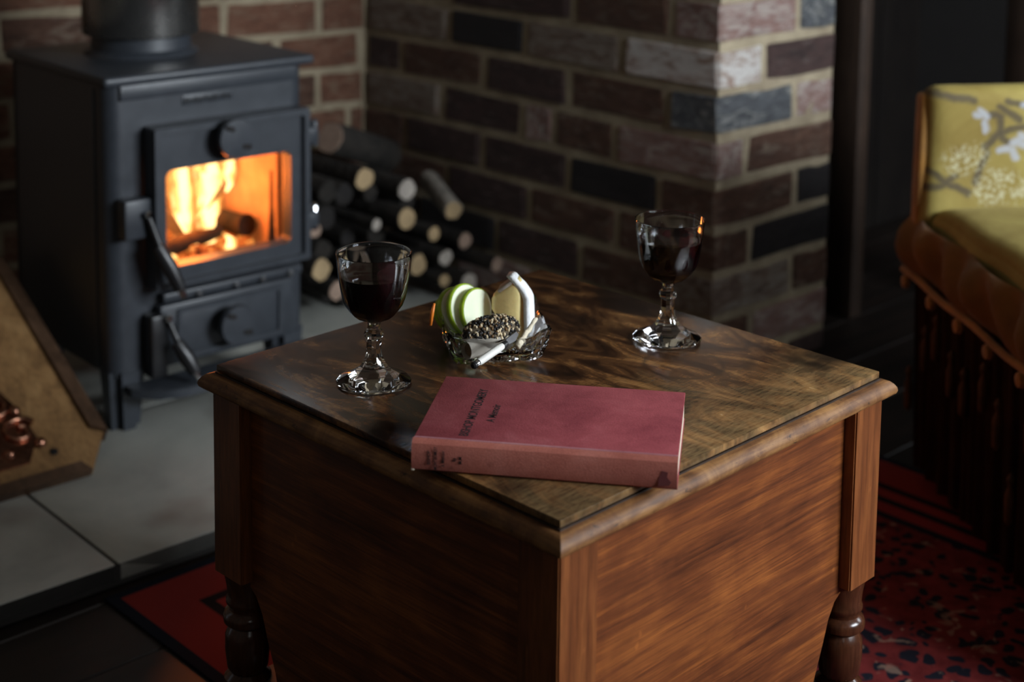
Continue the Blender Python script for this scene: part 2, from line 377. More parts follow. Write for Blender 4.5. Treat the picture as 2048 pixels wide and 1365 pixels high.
def rugmat(sx_, sy_):
    t = NT('rug_persian'); v0 = t.coord(); sp = t.n('ShaderNodeSeparateXYZ'); t.l(v0, sp.inputs[0])
    dy = t.math('SUBTRACT', sy_, sp.outputs['Y']); dx = t.math('MINIMUM', sp.outputs['X'], t.math('SUBTRACT', sx_, sp.outputs['X']))
    d = t.math('MINIMUM', t.math('MINIMUM', dx, dy), sp.outputs['Y'])
    red = t.ramp(t.noise(v0, 30, 5, 0.6), [(0.3, (0.11, 0.013, 0.014)), (0.7, (0.25, 0.036, 0.035))])
    vo = t.n('ShaderNodeTexVoronoi'); vo.inputs['Scale'].default_value = 42; vo.feature = 'F1'; vo.inputs['Randomness'].default_value = 0.75
    dist = t.n('ShaderNodeVectorMath', operation='ADD'); nz = t.n('ShaderNodeTexNoise'); nz.inputs['Scale'].default_value = 22
    sc_ = t.n('ShaderNodeVectorMath', operation='SCALE'); sc_.inputs['Scale'].default_value = 0.045
    t.l(v0, nz.inputs['Vector']); t.l(nz.outputs['Color'], sc_.inputs[0]); t.l(v0, dist.inputs[0]); t.l(sc_.outputs[0], dist.inputs[1]); t.l(dist.outputs[0], vo.inputs['Vector'])
    navy = (0.012, 0.014, 0.024)
    c = t.mix(t.ramp(vo.outputs['Distance'], [(0.36, (1,) * 3), (0.44, (0,) * 3)]), red, navy)
    v2 = t.n('ShaderNodeTexVoronoi'); v2.inputs['Scale'].default_value = 26; t.l(dist.outputs[0], v2.inputs['Vector'])
    c = t.mix(t.ramp(v2.outputs['Distance'], [(0.10, (0.8,) * 3), (0.16, (0,) * 3)]), c, (0.40, 0.26, 0.19))
    sp2 = t.ramp(t.noise(v0, 34, 3, 0.5, 0.8), [(0.62, (0,) * 3), (0.68, (0.6,) * 3)])
    c = t.mix(sp2, c, (0.36, 0.24, 0.18))
    band = t.ramp(d, [(0.0, navy), (0.012, (0.27, 0.03, 0.025)), (0.085, (0.015, 0.010, 0.012)), (0.100, (0.30, 0.035, 0.03)), (0.125, (0.012, 0.012, 0.016)), (0.14, (0.28, 0.03, 0.03)), (0.165, navy)], 'CONSTANT')
    inb = t.ramp(d, [(0.0, (1,) * 3), (0.18, (0,) * 3)], 'CONSTANT')
    c = t.mix(inb, c, band)
    t.set(Base_Color=c, Roughness=0.95, Specular_IOR_Level=0.15); t.bump(t.noise(v0, 500, 3), 0.6, 0.003); return t.m
RUG_U0, RUG_V1 = 0.10, 0.905
rg = link('rug', box(0, 1.12, 0, 1.9, 0.0003, 0.004, 0.0015), rugmat(1.12, 1.9))
uvframe(rg, RUG_U0, RUG_V1 - 1.9); tag(rg, 'red patterned wool rug with navy and cream motifs under the wooden table', 'rug')

he = struct(link('hearth', box(-0.95, 1.0, 0, 1.35, -0.03, -0.002), plain('hearth_bed', (0.02, 0.018, 0.016), 0.9)))
he.location = Vector((P0.x, P0.y, HZ)) - VS * 0.372; he.rotation_euler = (0, 0, YS)
for i in range(3):                             # stone slabs, joint by the stove's left foot
    for k, (x0, x1) in enumerate(((-0.95, -0.212), (-0.208, 0.42), (0.424, 0.90))):
        y0, y1 = 0.45 * i, 0.45 * i + 0.447
        if k == 2 and i < 1: x1 = 0.89
        o = link('slab', box(0, x1 - x0, 0, y1 - y0, -0.026, 0, 0.003), STONE, he); o.location = (x0, y0, 0)

# ------------------------------------------------------------------ brick walls
def brickmesh():
    bm = bmesh.new(); addbox(bm, -0.5, 0.5, -0.5, 0.5, -0.5, 0.5)
    bmesh.ops.subdivide_edges(bm, edges=[e for e in bm.edges if abs(e.verts[0].co.x - e.verts[1].co.x) > .5], cuts=2)
    for v in bm.verts: v.co += Vector((random.uniform(-0.014, 0.014), random.uniform(-.01, .01), random.uniform(-0.035, 0.035)))
    bmesh.ops.bevel(bm, geom=[e for e in bm.edges if e.calc_face_angle(0) > .8], offset=0.04, segments=1, affect='EDGES')
    return fin(bm)
BRK = [brickmesh() for _ in range(9)]
for m_ in BRK: m_.materials.append(B_RED)
def brick(par, x0, x1, y0, y1, z0, z1, mat):
    o = link('brick', random.choice(BRK), None, par)
    o.location = ((x0 + x1) / 2, (y0 + y1) / 2, (z0 + z1) / 2); o.scale = (x1 - x0, y1 - y0, z1 - z0)
    o.rotation_euler = (random.uniform(-.012, .012), random.uniform(-.01, .01), random.uniform(-.006, .006))
    o.material_slots[0].link = 'OBJECT'; o.material_slots[0].material = mat
    return o
RND = [B_RED, B_RED, B_PLUM, B_RED, B_DARK, B_PALE, B_PINK, B_RED]
# pier: local x along U (front face, away from the corner), local y along V (the reveal), origin at the outer corner
NROW_UP, NROW_DN = 6, 8
pier = struct(link('wall_pier', box(0.0025, 0.339, 0.0025, 1.25, -0.02, CEIL), M_MORTAR)); uvframe(pier, au, av)
def s_rev(x): return (onplane(x, 200, ARR, U) - ARR).dot(V)
def s_frt(x): return (onplane(x, 200, ARR, V) - ARR).dot(U)
REV = {-1: [1343, 1147, 905], 0: [1246, 1052, 902], 1: [1340, 1140, 972, 806], 2: [1236, 1112, 1052, 887], 3: [1325, 1142, 970, 815], 4: [1243, 1065, 900, 770], 5: [1345, 1170, 1000, 840]}
FRT = {-1: [1597], 0: [1533], 1: [1595], 2: [1500], 3: [1603], 4: [1514], 5: [1600]}
CR = {-1: [B_PINK, B_RED, B_PLUM, B_PALE], 0: [B_WHITE, B_PALE, B_DARK, B_PALE], 1: [B_BLUE, B_RED, B_PLUM, B_RED, B_PLUM],
      2: [B_PINK, B_RED, B_PINK, B_PLUM, B_PALE], 3: [B_RED, B_DARK, B_PLUM, B_PLUM, B_RED], 4: [B_RED, B_RED, B_PLUM, B_RED, B_DARK], 5: [B_PALE, B_RED, B_PLUM, B_DARK, B_RED]}
CF = {-1: B_BLUE, 0: B_PLUM, 1: B_PINK, 2: B_RED, 3: B_DARK, 4: B_DARK, 5: B_RED}
J = 0.0068
for r in range(-10, 8):
    z1 = BED - r * COURSE - 0.0075; z0 = z1 - COURSE + 0.015
    if z0 < -0.01: z0 = -0.01
    if z1 - z0 < 0.02 or z1 > 1.35: continue
    if r in REV:
        rb = [s_rev(x) for x in REV[r]]; fb = [s_frt(x) for x in FRT[r]]; cr = CR[r]; cf = CF[r]
    else:
        odd = r % 2
        rb = [0.11] if odd else [0.225]
        fb = [0.225] if odd else [0.11]
        while rb[-1] < 0.7: rb.append(rb[-1] + 0.225)
        cr = [random.choice(RND) for _ in rb] + [B_RED]; cf = random.choice(RND)
    rb = rb + [0.976]
    brick(pier, -0.001, fb[0] - J, -0.001, rb[0] - J, z0, z1, cr[0])
    brick(pier, fb[0] + J, 0.342, random.uniform(-.002, .002), 0.1, z0, z1, cf)
    for k in range(len(rb) - 1):
        if rb[k + 1] - rb[k] < 0.03: continue
        brick(pier, random.uniform(-.003, .002), 0.1, rb[k] + J, rb[k + 1] - J, z0, z1, cr[min(k + 1, len(cr) - 1)])
# back wall: local x to the left of the inner corner
YB = math.radians(34.0)
wb = struct(link('wall_back', box(-2.4, 0.25, 0.0025, 0.2, -0.02, CEIL), M_MORTAR)); q = ruv(au, KV); wb.location = q; wb.rotation_euler = (0, 0, YB)
UB = Vector((math.cos(YB), math.sin(YB), 0)); VB = Vector((-UB.y, UB.x, 0)); KP = ruv(au, KV)
def s_bak(x): return (onplane(x, 100, KP, VB) - KP).dot(UB)
BAK = {-1: [650, 440], 0: [643, 449], 1: [725, 560], 2: [637, 470], 3: [700, 560]}
CB = {-1: [B_ORNG, B_PINK, B_ORNG], 0: [B_ORNG, B_ORNG, B_ORNG], 1: [B_ORNG, B_ORNG, B_RED], 2: [B_ORNG, B_RED], 3: [B_ORNG, B_ORNG]}
for r in range(-10, 8):
    z1 = BED - r * COURSE - 0.007; z0 = max(-0.01, z1 - COURSE + 0.014)
    if z1 - z0 < 0.02 or z1 > 1.35: continue
    xs = [0.0] + ([s_bak(x) for x in BAK[r]] if r in BAK else [-0.11 if r % 2 else -0.225])
    while xs[-1] > -2.1: xs.append(xs[-1] - 0.228)
    cb = CB.get(r, [])
    for k in range(len(xs) - 1):
        m_ = cb[k] if k < len(cb) else random.choice([B_ORNG, B_ORNG, B_RED, B_PINK])
        if xs[k] - xs[k + 1] < 0.03: continue
        brick(wb, xs[k + 1] + 0.006, xs[k] - 0.006, random.uniform(-.003, .002), 0.08, z0, z1, m_)

# dark alcove to the right of the pier, timber posts
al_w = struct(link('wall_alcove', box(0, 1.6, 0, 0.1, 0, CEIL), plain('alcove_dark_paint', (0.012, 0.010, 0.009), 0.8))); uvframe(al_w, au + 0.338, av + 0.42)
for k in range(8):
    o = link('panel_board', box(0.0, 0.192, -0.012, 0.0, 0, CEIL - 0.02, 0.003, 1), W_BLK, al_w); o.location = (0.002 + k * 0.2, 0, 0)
for n_, xa, xb, D_ in ((1, 1676, 1728, 3.02), (2, 2022, 2110, 3.0)):
    d = ray((xa + xb) / 2, 60); P_ = CAM + d * (D_ / d.y); wd = (xb - xa) / FPX * D_ / 1.25
    o = struct(link('trim_%d' % n_, box(-wd / 2, wd / 2, -.04, .04, 0, CEIL, 0.006), W_BEAM)); uvframe(o, P_.dot(U), P_.dot(V))
# the rest of the room shell
WALLP = plain('room_wall_dark_plaster', (0.13, 0.11, 0.085), 0.9, 0, (60, 0.2, 0.002))
o = struct(link('wall_left', box(-0.1, 0, WIN_V, 2.6, 0, CEIL), WALLP)); uvframe(o, -1.55, 0)
bm = bmesh.new()
for y0, y1, z0, z1 in ((WIN_V, WC_V0, 0, CEIL), (WC_V1, 2.6, 0, CEIL), (WC_V0, WC_V1, 0, WIN_Z0), (WC_V0, WC_V1, WIN_Z1, CEIL)): addbox(bm, 0, 0.1, y0, y1, z0, z1)
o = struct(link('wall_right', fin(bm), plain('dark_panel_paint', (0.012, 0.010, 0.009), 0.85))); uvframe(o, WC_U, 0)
o = struct(link('ceiling', box(-1.65, 2.65, WIN_V - 0.3, 2.7, 0, 0.1), WALLP)); uvframe(o, 0, 0, CEIL)
bm = bmesh.new()
for x0, x1, z0, z1 in ((-1.65, WB_U0, 0, CEIL), (WB_U1, WIN_U0, 0, CEIL), (WIN_U1, 2.65, 0, CEIL), (WB_U0, WB_U1, 0, WIN_Z0), (WB_U0, WB_U1, WIN_Z1, CEIL), (WIN_U0, WIN_U1, 0, WIN_Z0), (WIN_U0, WIN_U1, WIN_Z1, CEIL)):
    addbox(bm, x0, x1, -0.15, 0, z0, z1)
o = struct(link('wall_front', fin(bm), WALLP)); uvframe(o, 0, WIN_V)
WP = plain('window_white_paint', (0.7, 0.69, 0.66), 0.5); wh = WIN_Z1 - WIN_Z0
for n_, (ua, ub, nb) in enumerate(((WIN_U0, WIN_U1, 3), (WB_U0, WB_U1, 1))):
    ww = ub - ua
    bm = bmesh.new(); addframe(bm, rrect(0, ww, 0, wh, .001, 1), rrect(.02, ww - .02, .03, wh - .03, .001, 1), -0.03, 0.03)
    wf = struct(link('window_%d' % (n_ + 1), fin(bm), WP)); uvframe(wf, ua, WIN_V - 0.10, WIN_Z0)
    for k in range(1, nb): link('glazing_bar', box(ww * k / nb - .014, ww * k / nb + .014, -.02, .02, .045, wh - .045), WP, wf)
    link('glazing_bar', box(.045, ww - .045, -.018, .018, wh / 2 - .014, wh / 2 + .014), WP, wf)
    o = struct(link('trim_%d' % (n_ + 3), box(-.06, ww + .06, 0.0, 0.2, -0.03, 0.0, 0.006), WP)); uvframe(o, ua, WIN_V - 0.05, WIN_Z0)

ww = WC_V1 - WC_V0; bm = bmesh.new(); addframe(bm, rrect(0, ww, 0, wh, .001, 1), rrect(.045, ww - .045, .045, wh - .045, .001, 1), -0.03, 0.03)
wf = struct(link('window_3', fin(bm), WP)); uvframe(wf, WC_U + 0.05, WC_V0, WIN_Z0, YR + PI / 2)  # unseen frame made up to go with the added side light
link('glazing_bar', box(ww / 2 - .014, ww / 2 + .014, -.02, .02, .045, wh - .045), WP, wf)
link('glazing_bar', box(.045, ww - .045, -.018, .018, wh / 2 - .014, wh / 2 + .014), WP, wf)

# ------------------------------------------------------------------ wood-burning stove
st = thing('wood_stove', 'dark grey cast iron wood-burning stove with a lit fire behind its glass door', 'stove', (P0.x, P0.y, HZ), YS)
DX, DY = 0.34, 0.335
bm = bmesh.new()
addbox(bm, -0.02, -0.008, 0.03, DY, 0.095, 0.55); addbox(bm, 0.328, 0.34, 0.03, DY, 0.095, 0.55)
addbox(bm, -0.02, 0.34, DY - 0.012, DY, 0.095, 0.55); addbox(bm, -0.015, 0.335, 0.03, DY, 0.18, 0.20); addbox(bm, -0.015, 0.335, 0.03, DY, 0.47, 0.484)
GX0, GX1, GZ0, GZ1 = 0.061, 0.291, 0.258, 0.413
for x0, x1, z0, z1 in ((0.006, GX0 - .012, 0.095, 0.55), (GX1 + .012, 0.314, 0.095, 0.55), (GX0 - .012, GX1 + .012, 0.095, GZ0 - .012), (GX0 - .012, GX1 + .012, GZ1 + .012, 0.55)):
    addbox(bm, x0, x1, 0.004, 0.016, z0, z1)
for cx, a0 in ((0.006, 180), (0.314, 270)):      # rounded front corners
    for zz in (0,):
        ring = []
        for z_ in (0.095, 0.55):
            for R_ in (0.026, 0.014):
                ring.append([bm.verts.new((cx + R_ * math.cos(math.radians(a0 + 90 * k / 8)), 0.030 + R_ * math.sin(math.radians(a0 + 90 * k / 8)), z_)) for k in range(9)])
        o0, i0, o1, i1 = ring
        for k in range(8):
            bm.faces.new((o0[k], o0[k + 1], o1[k + 1], o1[k])); bm.faces.new((i0[k], i1[k], i1[k + 1], i0[k + 1]))
body = link('body', fin(bm, auto=40), IRON, st)
link('side_seam_strip', box(-0.0225, -0.018, 0.045, 0.053, 0.10, 0.54, 0.001), IRON, body)
link('front_ledge', box(0.0, 0.32, -0.001, 0.006, 0.525, 0.549, 0.002), IRON, body)
link('top_plate', box(-0.03, 0.352, -0.008, 0.347, 0.549, 0.565, 0.006, 3), IRON, st)
for fx in (-0.02, 0.279):
    for fy in (0.0, 0.275):
        bm = bmesh.new(); addbox(bm, fx, fx + 0.061, fy, fy + 0.06, 0.0, 0.095)
        for v in bm.verts:
            if v.co.z < 0.01: v.co.x += 0.006 * (1 if v.co.x < fx + .03 else -1); v.co.y += 0.006 * (1 if v.co.y < fy + .03 else -1)
        bmesh.ops.bevel(bm, geom=[e for e in bm.edges if abs(e.verts[0].co.z - e.verts[1].co.z) > .05], offset=0.014, segments=4, affect='EDGES')
        link('foot', fin(bm, auto=40), IRON, st)
link('base_rail', box(-0.012, 0.332, 0.01, 0.325, 0.085, 0.1, 0.003), IRON, st)
# name badge, too worn to read
bd = link('name_badge', box(0.108, 0.198, 0.0015, 0.005, 0.506, 0.522, 0.001), IRON, st)
bm = bmesh.new()
for k in range(10): addbox(bm, 0.112 + k * 0.0085, 0.117 + k * 0.0085, -0.0005, 0.002, 0.509 + 0.002 * (k % 3 == 1), 0.518 - 0.002 * (k % 2), 0.0006, 1)
link('raised_marks', fin(bm), IRON_DK, bd)
# upper door with window
D0 = -0.026
dr = link('door', (lambda b: (addframe(b, rrect(0.038, 0.324, 0.226, 0.482, .004, 5), rrect(GX0, GX1, GZ0, GZ1, .012, 5), D0, 0.0), fin(b, auto=40))[1])(bmesh.new()), IRON, st)
link('door_border', (lambda b: (addframe(b, rrect(0.0385, 0.3235, 0.2265, 0.4815, .004, 5), rrect(0.049, 0.313, 0.237, 0.471, .004, 5), D0 - 0.009, D0 + .002), fin(b, auto=40))[1])(bmesh.new()), IRON, dr)
link('door_glass', prism(rrect(GX0 - .003, GX1 + .003, GZ0 - .003, GZ1 + .003, .012, 5), -0.010, -0.007), PANE, dr)
def wheel(par, cx, cz, y, r):
    M = Matrix.Translation((cx, y, cz)) @ Matrix.Rotation(PI / 2, 4, 'X')
    w_ = link('air_wheel', lathe([(r * .4, -.028), (r * .4, -.002), (r * .93, 0), (r, 0.003), (r, 0.010), (r * .96, 0.013), (r * .3, 0.0145)], 40, M=M), IRON, par)
    for a in (128, -42):
        px_, pz_ = cx + r * .68 * math.cos(math.radians(a)), cz + r * .68 * math.sin(math.radians(a))
        link('wheel_slot', box(-.004, .004, -.004, .0, -.009, .009, .003, 2, Matrix.Translation((px_, y - .0115, pz_)) @ Matrix.Rotation(math.radians(-a + 60), 4, 'Y')), CHAR, w_)
wheel(dr, 0.170, 0.455, -0.046, 0.032)
def handle(par, x, z, x1, z1, y):
    h = link('door_handle', tube([(x, y, z), (x + (x1 - x) * .35, y - .012, z + (z1 - z) * .4), (x + (x1 - x) * .7, y - .03, z + (z1 - z) * .8)], [.005, .006, .006], 10), IRON_DK, par)
    link('grip', tube([(x + (x1 - x) * .25, y - .014, z + (z1 - z) * .38), (x + (x1 - x) * .55, y - .026, z + (z1 - z) * .62), (x1 - .004, y - .034, z1 + .012)], [.010, .013, .010], 12), IRON_DK, h)
    link('chrome_tip', tube([(x1 - .010, y - .031, z1 + .034), (x1 - .004, y - .036, z1 + .014), (x1, y - .038, z1)], [.0048, .0062, .0052], 12), CHROME, h)
    link('pivot_bolt', lathe([(0.006, 0), (0.006, .004), (.003, .007)], 12, M=Matrix.Translation((x, y - .002, z)) @ Matrix.Rotation(PI / 2, 4, 'X')), CHROME, h)
    return h
link('latch_block', box(-0.008, 0.038, -0.024, 0.006, 0.312, 0.374, 0.004), IRON, dr)
handle(dr, 0.026, 0.352, 0.066, 0.222, -0.030)
for z_ in (0.43, 0.285):
    h = link('hinge', box(0.322, 0.352, -0.02, 0.012, z_ - .014, z_ + .014, .004), IRON, dr)
    link('hinge_pin', lathe([(.007, -.02), (.007, .02), (.004, .024)], 12, c=(0.352, -.004, z_)), CHROME if z_ < .4 else IRON, h)
# ash pit door
ad = link('ash_door', box(0.052, 0.298, -0.020, 0.004, 0.098, 0.196, 0.004), IRON, st)
link('door_border', (lambda b: (addframe(b, rrect(0.080, 0.275, 0.106, 0.188, .004, 4), rrect(0.087, 0.268, 0.113, 0.181, .004, 4), -0.024, -0.018), fin(b, auto=40))[1])(bmesh.new()), IRON, ad)
wheel(ad, 0.172, 0.150, -0.042, 0.032)
link('latch_block', box(0.032, 0.060, -0.028, 0.004, 0.085, 0.185, 0.004), IRON_DK, ad)
handle(ad, 0.058, 0.180, 0.090, 0.084, -0.030)
for x_ in (0.121, 0.19, 0.24, 0.294): link('bolt', lathe([(.0055, 0), (.0055, .003), (.002, .006)], 12, M=Matrix.Translation((x_, -.018, 0.204)) @ Matrix.Rotation(PI / 2, 4, 'X')), STEEL, st)
link('air_slider', box(0.06, 0.32, -0.016, 0.004, 0.199, 0.213, 0.003), IRON, st)
link('ash_lip', prism([(0.0, 0.0), (0.0, -0.02), (0.03, -0.056), (0.07, -0.070), (0.27, -0.070), (0.31, -0.056), (0.335, -0.02), (0.335, 0.0)], 0.062, 0.076, Matrix(((1, 0, 0, 0), (0, 0, 1, 0), (0, 1, 0, 0), (0, 0, 0, 1)))), IRON, st)
link('flue_collar', lathe([(0.096, 0.0), (0.092, 0.006), (0.082, 0.012), (0.080, 0.04)], 48, c=(0.142, 0.195, 0.563)), IRON, st)
link('flue_pipe', lathe([(0.094, 0.0), (0.096, 0.003), (0.096, CEIL - 0.60 - HZ - 0.02)], 56, c=(0.142, 0.195, 0.598)), PIPE, st)
# firebox lining
for nm, a_ in (('firebrick', (0.05, 0.30, 0.290, 0.318, 0.20, 0.465)), ('firebrick', (-.006, 0.022, 0.03, 0.29, 0.20, 0.465)), ('firebrick', (0.300, 0.326, 0.03, 0.29, 0.20, 0.465))):
    link(nm, box(*a_, 0.002, 1), FIREBRICK, st)
link('log_guard', box(0.05, 0.30, 0.03, 0.036, 0.20, 0.248, 0.001, 1), IRON_DK, st)
link('guard_bar', prism([(0.276, 0.245), (0.290, 0.245), (0.2855, 0.31), (0.2845, 0.372), (0.2825, 0.372), (0.2815, 0.31)], 0.018, 0.024), CHAR, st)

# the fire
def flamemat():
    t = NT('flame'); gen = t.coord(kind='Generated'); sp = t.n('ShaderNodeSeparateXYZ'); t.l(gen, sp.inputs[0])
    dx = t.math('SUBTRACT', sp.outputs['X'], 0.5); dy = t.math('SUBTRACT', sp.outputs['Y'], 0.5)
    d = t.math('MULTIPLY', t.math('ABSOLUTE', dx), 2.0)
    n_ = t.noise(t.coord((38, 38, 14)), 1.0, 4, 0.6, 1.2, rand=True)
    f = t.math('ADD', t.math('SUBTRACT', 1.15, d), t.math('MULTIPLY', t.math('SUBTRACT', n_, 0.5), 1.3))
    c = t.ramp(f, [(0.1, (0.9, 0.12, 0.01)), (0.45, (1.0, 0.26, 0.04)), (0.72, (1.0, 0.45, 0.11)), (1.0, (1.0, 0.62, 0.25))])
    mu_ = t.n('ShaderNodeMath', operation='MULTIPLY'); mu_.inputs[1].default_value = 4.2
    em = t.n('ShaderNodeEmission'); t.l(c, em.inputs[0]); t.l(t.ramp(f, [(0.2, (0.12,) * 3), (0.6, (0.22,) * 3), (1.0, (1.0,) * 3)]), mu_.inputs[0]); t.l(mu_.outputs[0], em.inputs[1])
    tr = t.n('ShaderNodeBsdfTransparent'); mx = t.n('ShaderNodeMixShader')
    t.l(t.ramp(f, [(0.25, (0,) * 3), (0.65, (0.9,) * 3)]), mx.inputs[0]); t.l(tr.outputs[0], mx.inputs[1]); t.l(em.outputs[0], mx.inputs[2])
    t.l(mx.outputs[0], t.out.inputs[0]); return t.m
FLAME = flamemat()
def embermat():
    t = NT('embers'); v0 = t.coord(); f = t.noise(v0, 55, 5, 0.65, 1.0)
    c = t.ramp(f, [(0.38, (0.02, 0.006, 0.003)), (0.5, (0.8, 0.12, 0.015)), (0.62, (1.0, 0.40, 0.08)), (0.74, (1.0, 0.75, 0.30))])
    t.set(Base_Color=(0.02, 0.012, 0.01), Emission_Color=c, Emission_Strength=t.rgb01(f, 0.15, 1.8), Roughness=0.9)
    t.bump(f, 0.8, 0.01); return t.m
EMBER = embermat()
def inst(x, y, z): return P0 + US * x + VS * y + Z * (z - 0.0)
fi = thing('fire', 'bright orange and yellow flames over glowing embers behind the stove glass', 'fire', inst(0.175, 0.16, 0.20), YS)
def flame(x, y, z, h, w_, d_, lean, fan=False):
    bm = bmesh.new(); n = 16
    prof = [(0.35, 0), (0.8, .12), (1.0, .3), (.85, .52), (.6, .72), (.32, .88), (.05, 1.0)]
    if fan: prof = [(0.12, 0), (0.30, .15), (.55, .32), (.80, .5), (1.0, .68), (.92, .84), (.5, .95), (.05, 1.0)]
    rings = []
    for r, t_ in prof:
        ring = []
        for k in range(n):
            a = 2 * PI * k / n; rr = r * (1 + 0.18 * math.sin(3 * a + 5 * t_ + x * 90))
            ring.append(bm.verts.new((x + lean * t_ * t_ + 0.010 * math.sin(7 * t_ + x * 60) + rr * w_ * math.cos(a), y + rr * d_ * math.sin(a), z + h * t_)))
        rings.append(ring)
    for a_, b_ in zip(rings, rings[1:]):
        for k in range(n): bm.faces.new((a_[k], a_[(k + 1) % n], b_[(k + 1) % n], b_[k]))
    link('flame', fin(bm, smooth=True), FLAME, fi)
for a_ in ((.066, .01, .055, .190, .052, .022, .008, True), (.104, -.005, .110, .100, .022, .014, .014, True), (.022, .0, .05, .180, .026, .014, -.010), (-.080, -.02, .040, .190, .018, .012, -.008),
           (.036, -.050, .040, .085, .022, .012, .030), (.062, -.076, .012, .050, .013, .009, .0), (-.096, -.055, .050, .100, .013, .010, .004), (-.050, -.078, .012, .035, .022, .01, .0), (-.040, .06, .06, .17, .024, .012, .01), (.0, -.07, .01, .04, .015, .01, .0)):
    flame(*a_)
bm = bmesh.new()
for k in range(60):
    M = Matrix.Translation((random.uniform(-.12, .12), random.uniform(-.10, .10), random.uniform(.006, .03))) @ Euler((random.random() * 6, random.random() * 6, random.random() * 6)).to_matrix().to_4x4()
    s_ = random.uniform(.010, .022); addbox(bm, -s_, s_, -s_ * .7, s_ * .7, -s_ * .6, s_ * .6, .003, 1, M)
link('ember_bed', fin(bm), EMBER, fi)
for nm, pa, pb, r in (('burning_log', (-.060, -.066, .048), (.060, -.050, .058), .014), ('burning_log', (.085, .03, .062), (.098, -.080, .066), .020), ('burning_log', (-.105, -.085, .035), (-.075, -.02, .060), .010)):
    bm = bmesh.new(); pa, pb = Vector(pa), Vector(pb)
    addtube(bm, [pa.lerp(pb, t_) + Vector((0, random.uniform(-.002, .002), random.uniform(-.002, .002))) for t_ in (0, .2, .4, .6, .8, 1)], [r * random.uniform(.9, 1.1) for _ in range(6)], 12)
    o = link(nm, fin(bm, auto=60), CHAR, None); o.matrix_world = fi.matrix_basis.copy()
    tag(o, {.014: 'charred split log burning across the middle of the stove fire', .020: 'charred log with a dark round end at the right of the fire', .010: 'thin charred stick at the left of the stove fire'}[r], 'log', 'logs burning in the stove')
fl_ = bpy.data.lights.new('fire_glow', 'POINT'); fl_.energy = 4.2; fl_.color = (1.0, 0.20, 0.03); fl_.shadow_soft_size = 0.05
fo = bpy.data.objects.new('fire_glow', fl_); COL.objects.link(fo); fo.location = inst(0.175, 0.11, 0.335)

# ------------------------------------------------------------------ coal box with sloping lid
TL = math.radians(27.4)
cb = thing('coal_box', 'wooden coal box with a sloping framed lid and embossed copper plate beside the stove', 'box', P0 + US * -0.065, YS)
# local: x along US (right edge at 0), y along VS, z up; lid plane rises towards the back
LM = Matrix.Translation((0, -0.054, 0.037)) @ Matrix.Rotation(TL, 4, 'X')
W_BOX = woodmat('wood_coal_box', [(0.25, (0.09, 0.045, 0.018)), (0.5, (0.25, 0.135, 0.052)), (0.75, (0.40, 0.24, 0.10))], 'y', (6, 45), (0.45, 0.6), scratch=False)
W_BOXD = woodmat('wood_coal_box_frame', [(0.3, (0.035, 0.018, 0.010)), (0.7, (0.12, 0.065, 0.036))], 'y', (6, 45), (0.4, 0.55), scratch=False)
YZ = Matrix(((1, 0, 0, 0), (0, 0, 1, 0), (0, 1, 0, 0), (0, 0, 0, 1)))
lidp = [(-0.43, -0.062), (-0.045, -0.062), (0.0, 0.0), (0.0, 0.40), (-0.43, 0.40)]
lid_o = link('lid', prism(lidp, -0.016, 0.0, LM @ YZ), W_BOX, cb)
link('lid_frame', prism([(0.003, -0.004), (0.003, 0.40), (-0.018, 0.40), (-0.018, 0.012)], -0.018, 0.007, LM @ YZ), W_BOXD, lid_o)
link('lid_frame', prism([(-0.41, 0.38), (-0.41, 0.40), (-0.018, 0.40), (-0.018, 0.38)], -0.016, 0.007, LM @ YZ), W_BOXD, lid_o)
link('lid_frame', prism([(-0.43, -0.064), (-0.048, -0.064), (-0.058, -0.045), (-0.43, -0.045)], -0.018, 0.006, LM @ YZ), W_BOXD, lid_o)
cp = link('copper_plate', prism([(-0.41, -0.02), (-0.125, -0.02), (-0.098, 0.02), (-0.105, 0.09), (-0.125, 0.15), (-0.15, 0.20), (-0.41, 0.20)], 0.0003, 0.004, LM @ YZ), COPPER, lid_o)
def scroll(cx, cy, r, turns, a0, sgn):
    cx += 0.032; cy += 0.032
    pts = [LM @ Vector((cx + sgn * (r * (1 - .75 * k / 22)) * math.cos(a0 + turns * 2 * PI * k / 22), cy + (r * (1 - .75 * k / 22)) * math.sin(a0 + turns * 2 * PI * k / 22), 0.006 + .002 * (k > 18))) for k in range(23)]
    link('scroll', tube(pts, 0.0052, 8), COPPER, cp)
for a_ in ((-.150, .005, .026, 1.2, 0.4, 1), (-.172, .060, .024, 1.2, 2.0, -1), (-.205, .01, .028, 1.3, 3.2, 1), (-.188, .105, .022, 1.2, 1.0, 1), (-.235, .07, .028, 1.3, 4.0, -1), (-.26, .0, .026, 1.2, 5.0, 1), (-.225, .135, .02, 1.1, 2.2, 1), (-.30, .05, .03, 1.3, 1.2, 1), (-.33, .11, .026, 1.2, .5, -1)): scroll(*a_)
for x_, y_ in ((-.128, -.022), (-.178, -.028), (-.14, .048), (-.20, .045), (-.165, .09), (-.235, .035)):
    c_ = LM @ Vector((x_ + .03, y_ + .03, 0.004)); link('boss', lathe([(.009, 0), (.007, .005), (.003, .0075)], 14, M=Matrix.Translation(c_) @ Matrix.Rotation(TL, 4, 'X')), COPPER, cp)
c_ = LM @ Vector((-.085, -.012, 0)); link('lid_screw', lathe([(.006, 0), (.006, .002), (.002, .003)], 12, M=Matrix.Translation(c_) @ Matrix.Rotation(TL, 4, 'X')), IRON_DK, lid_o)
yb = 0.30; tz = lambda y: 0.037 - 0.022 + (y + 0.054) * math.tan(TL)
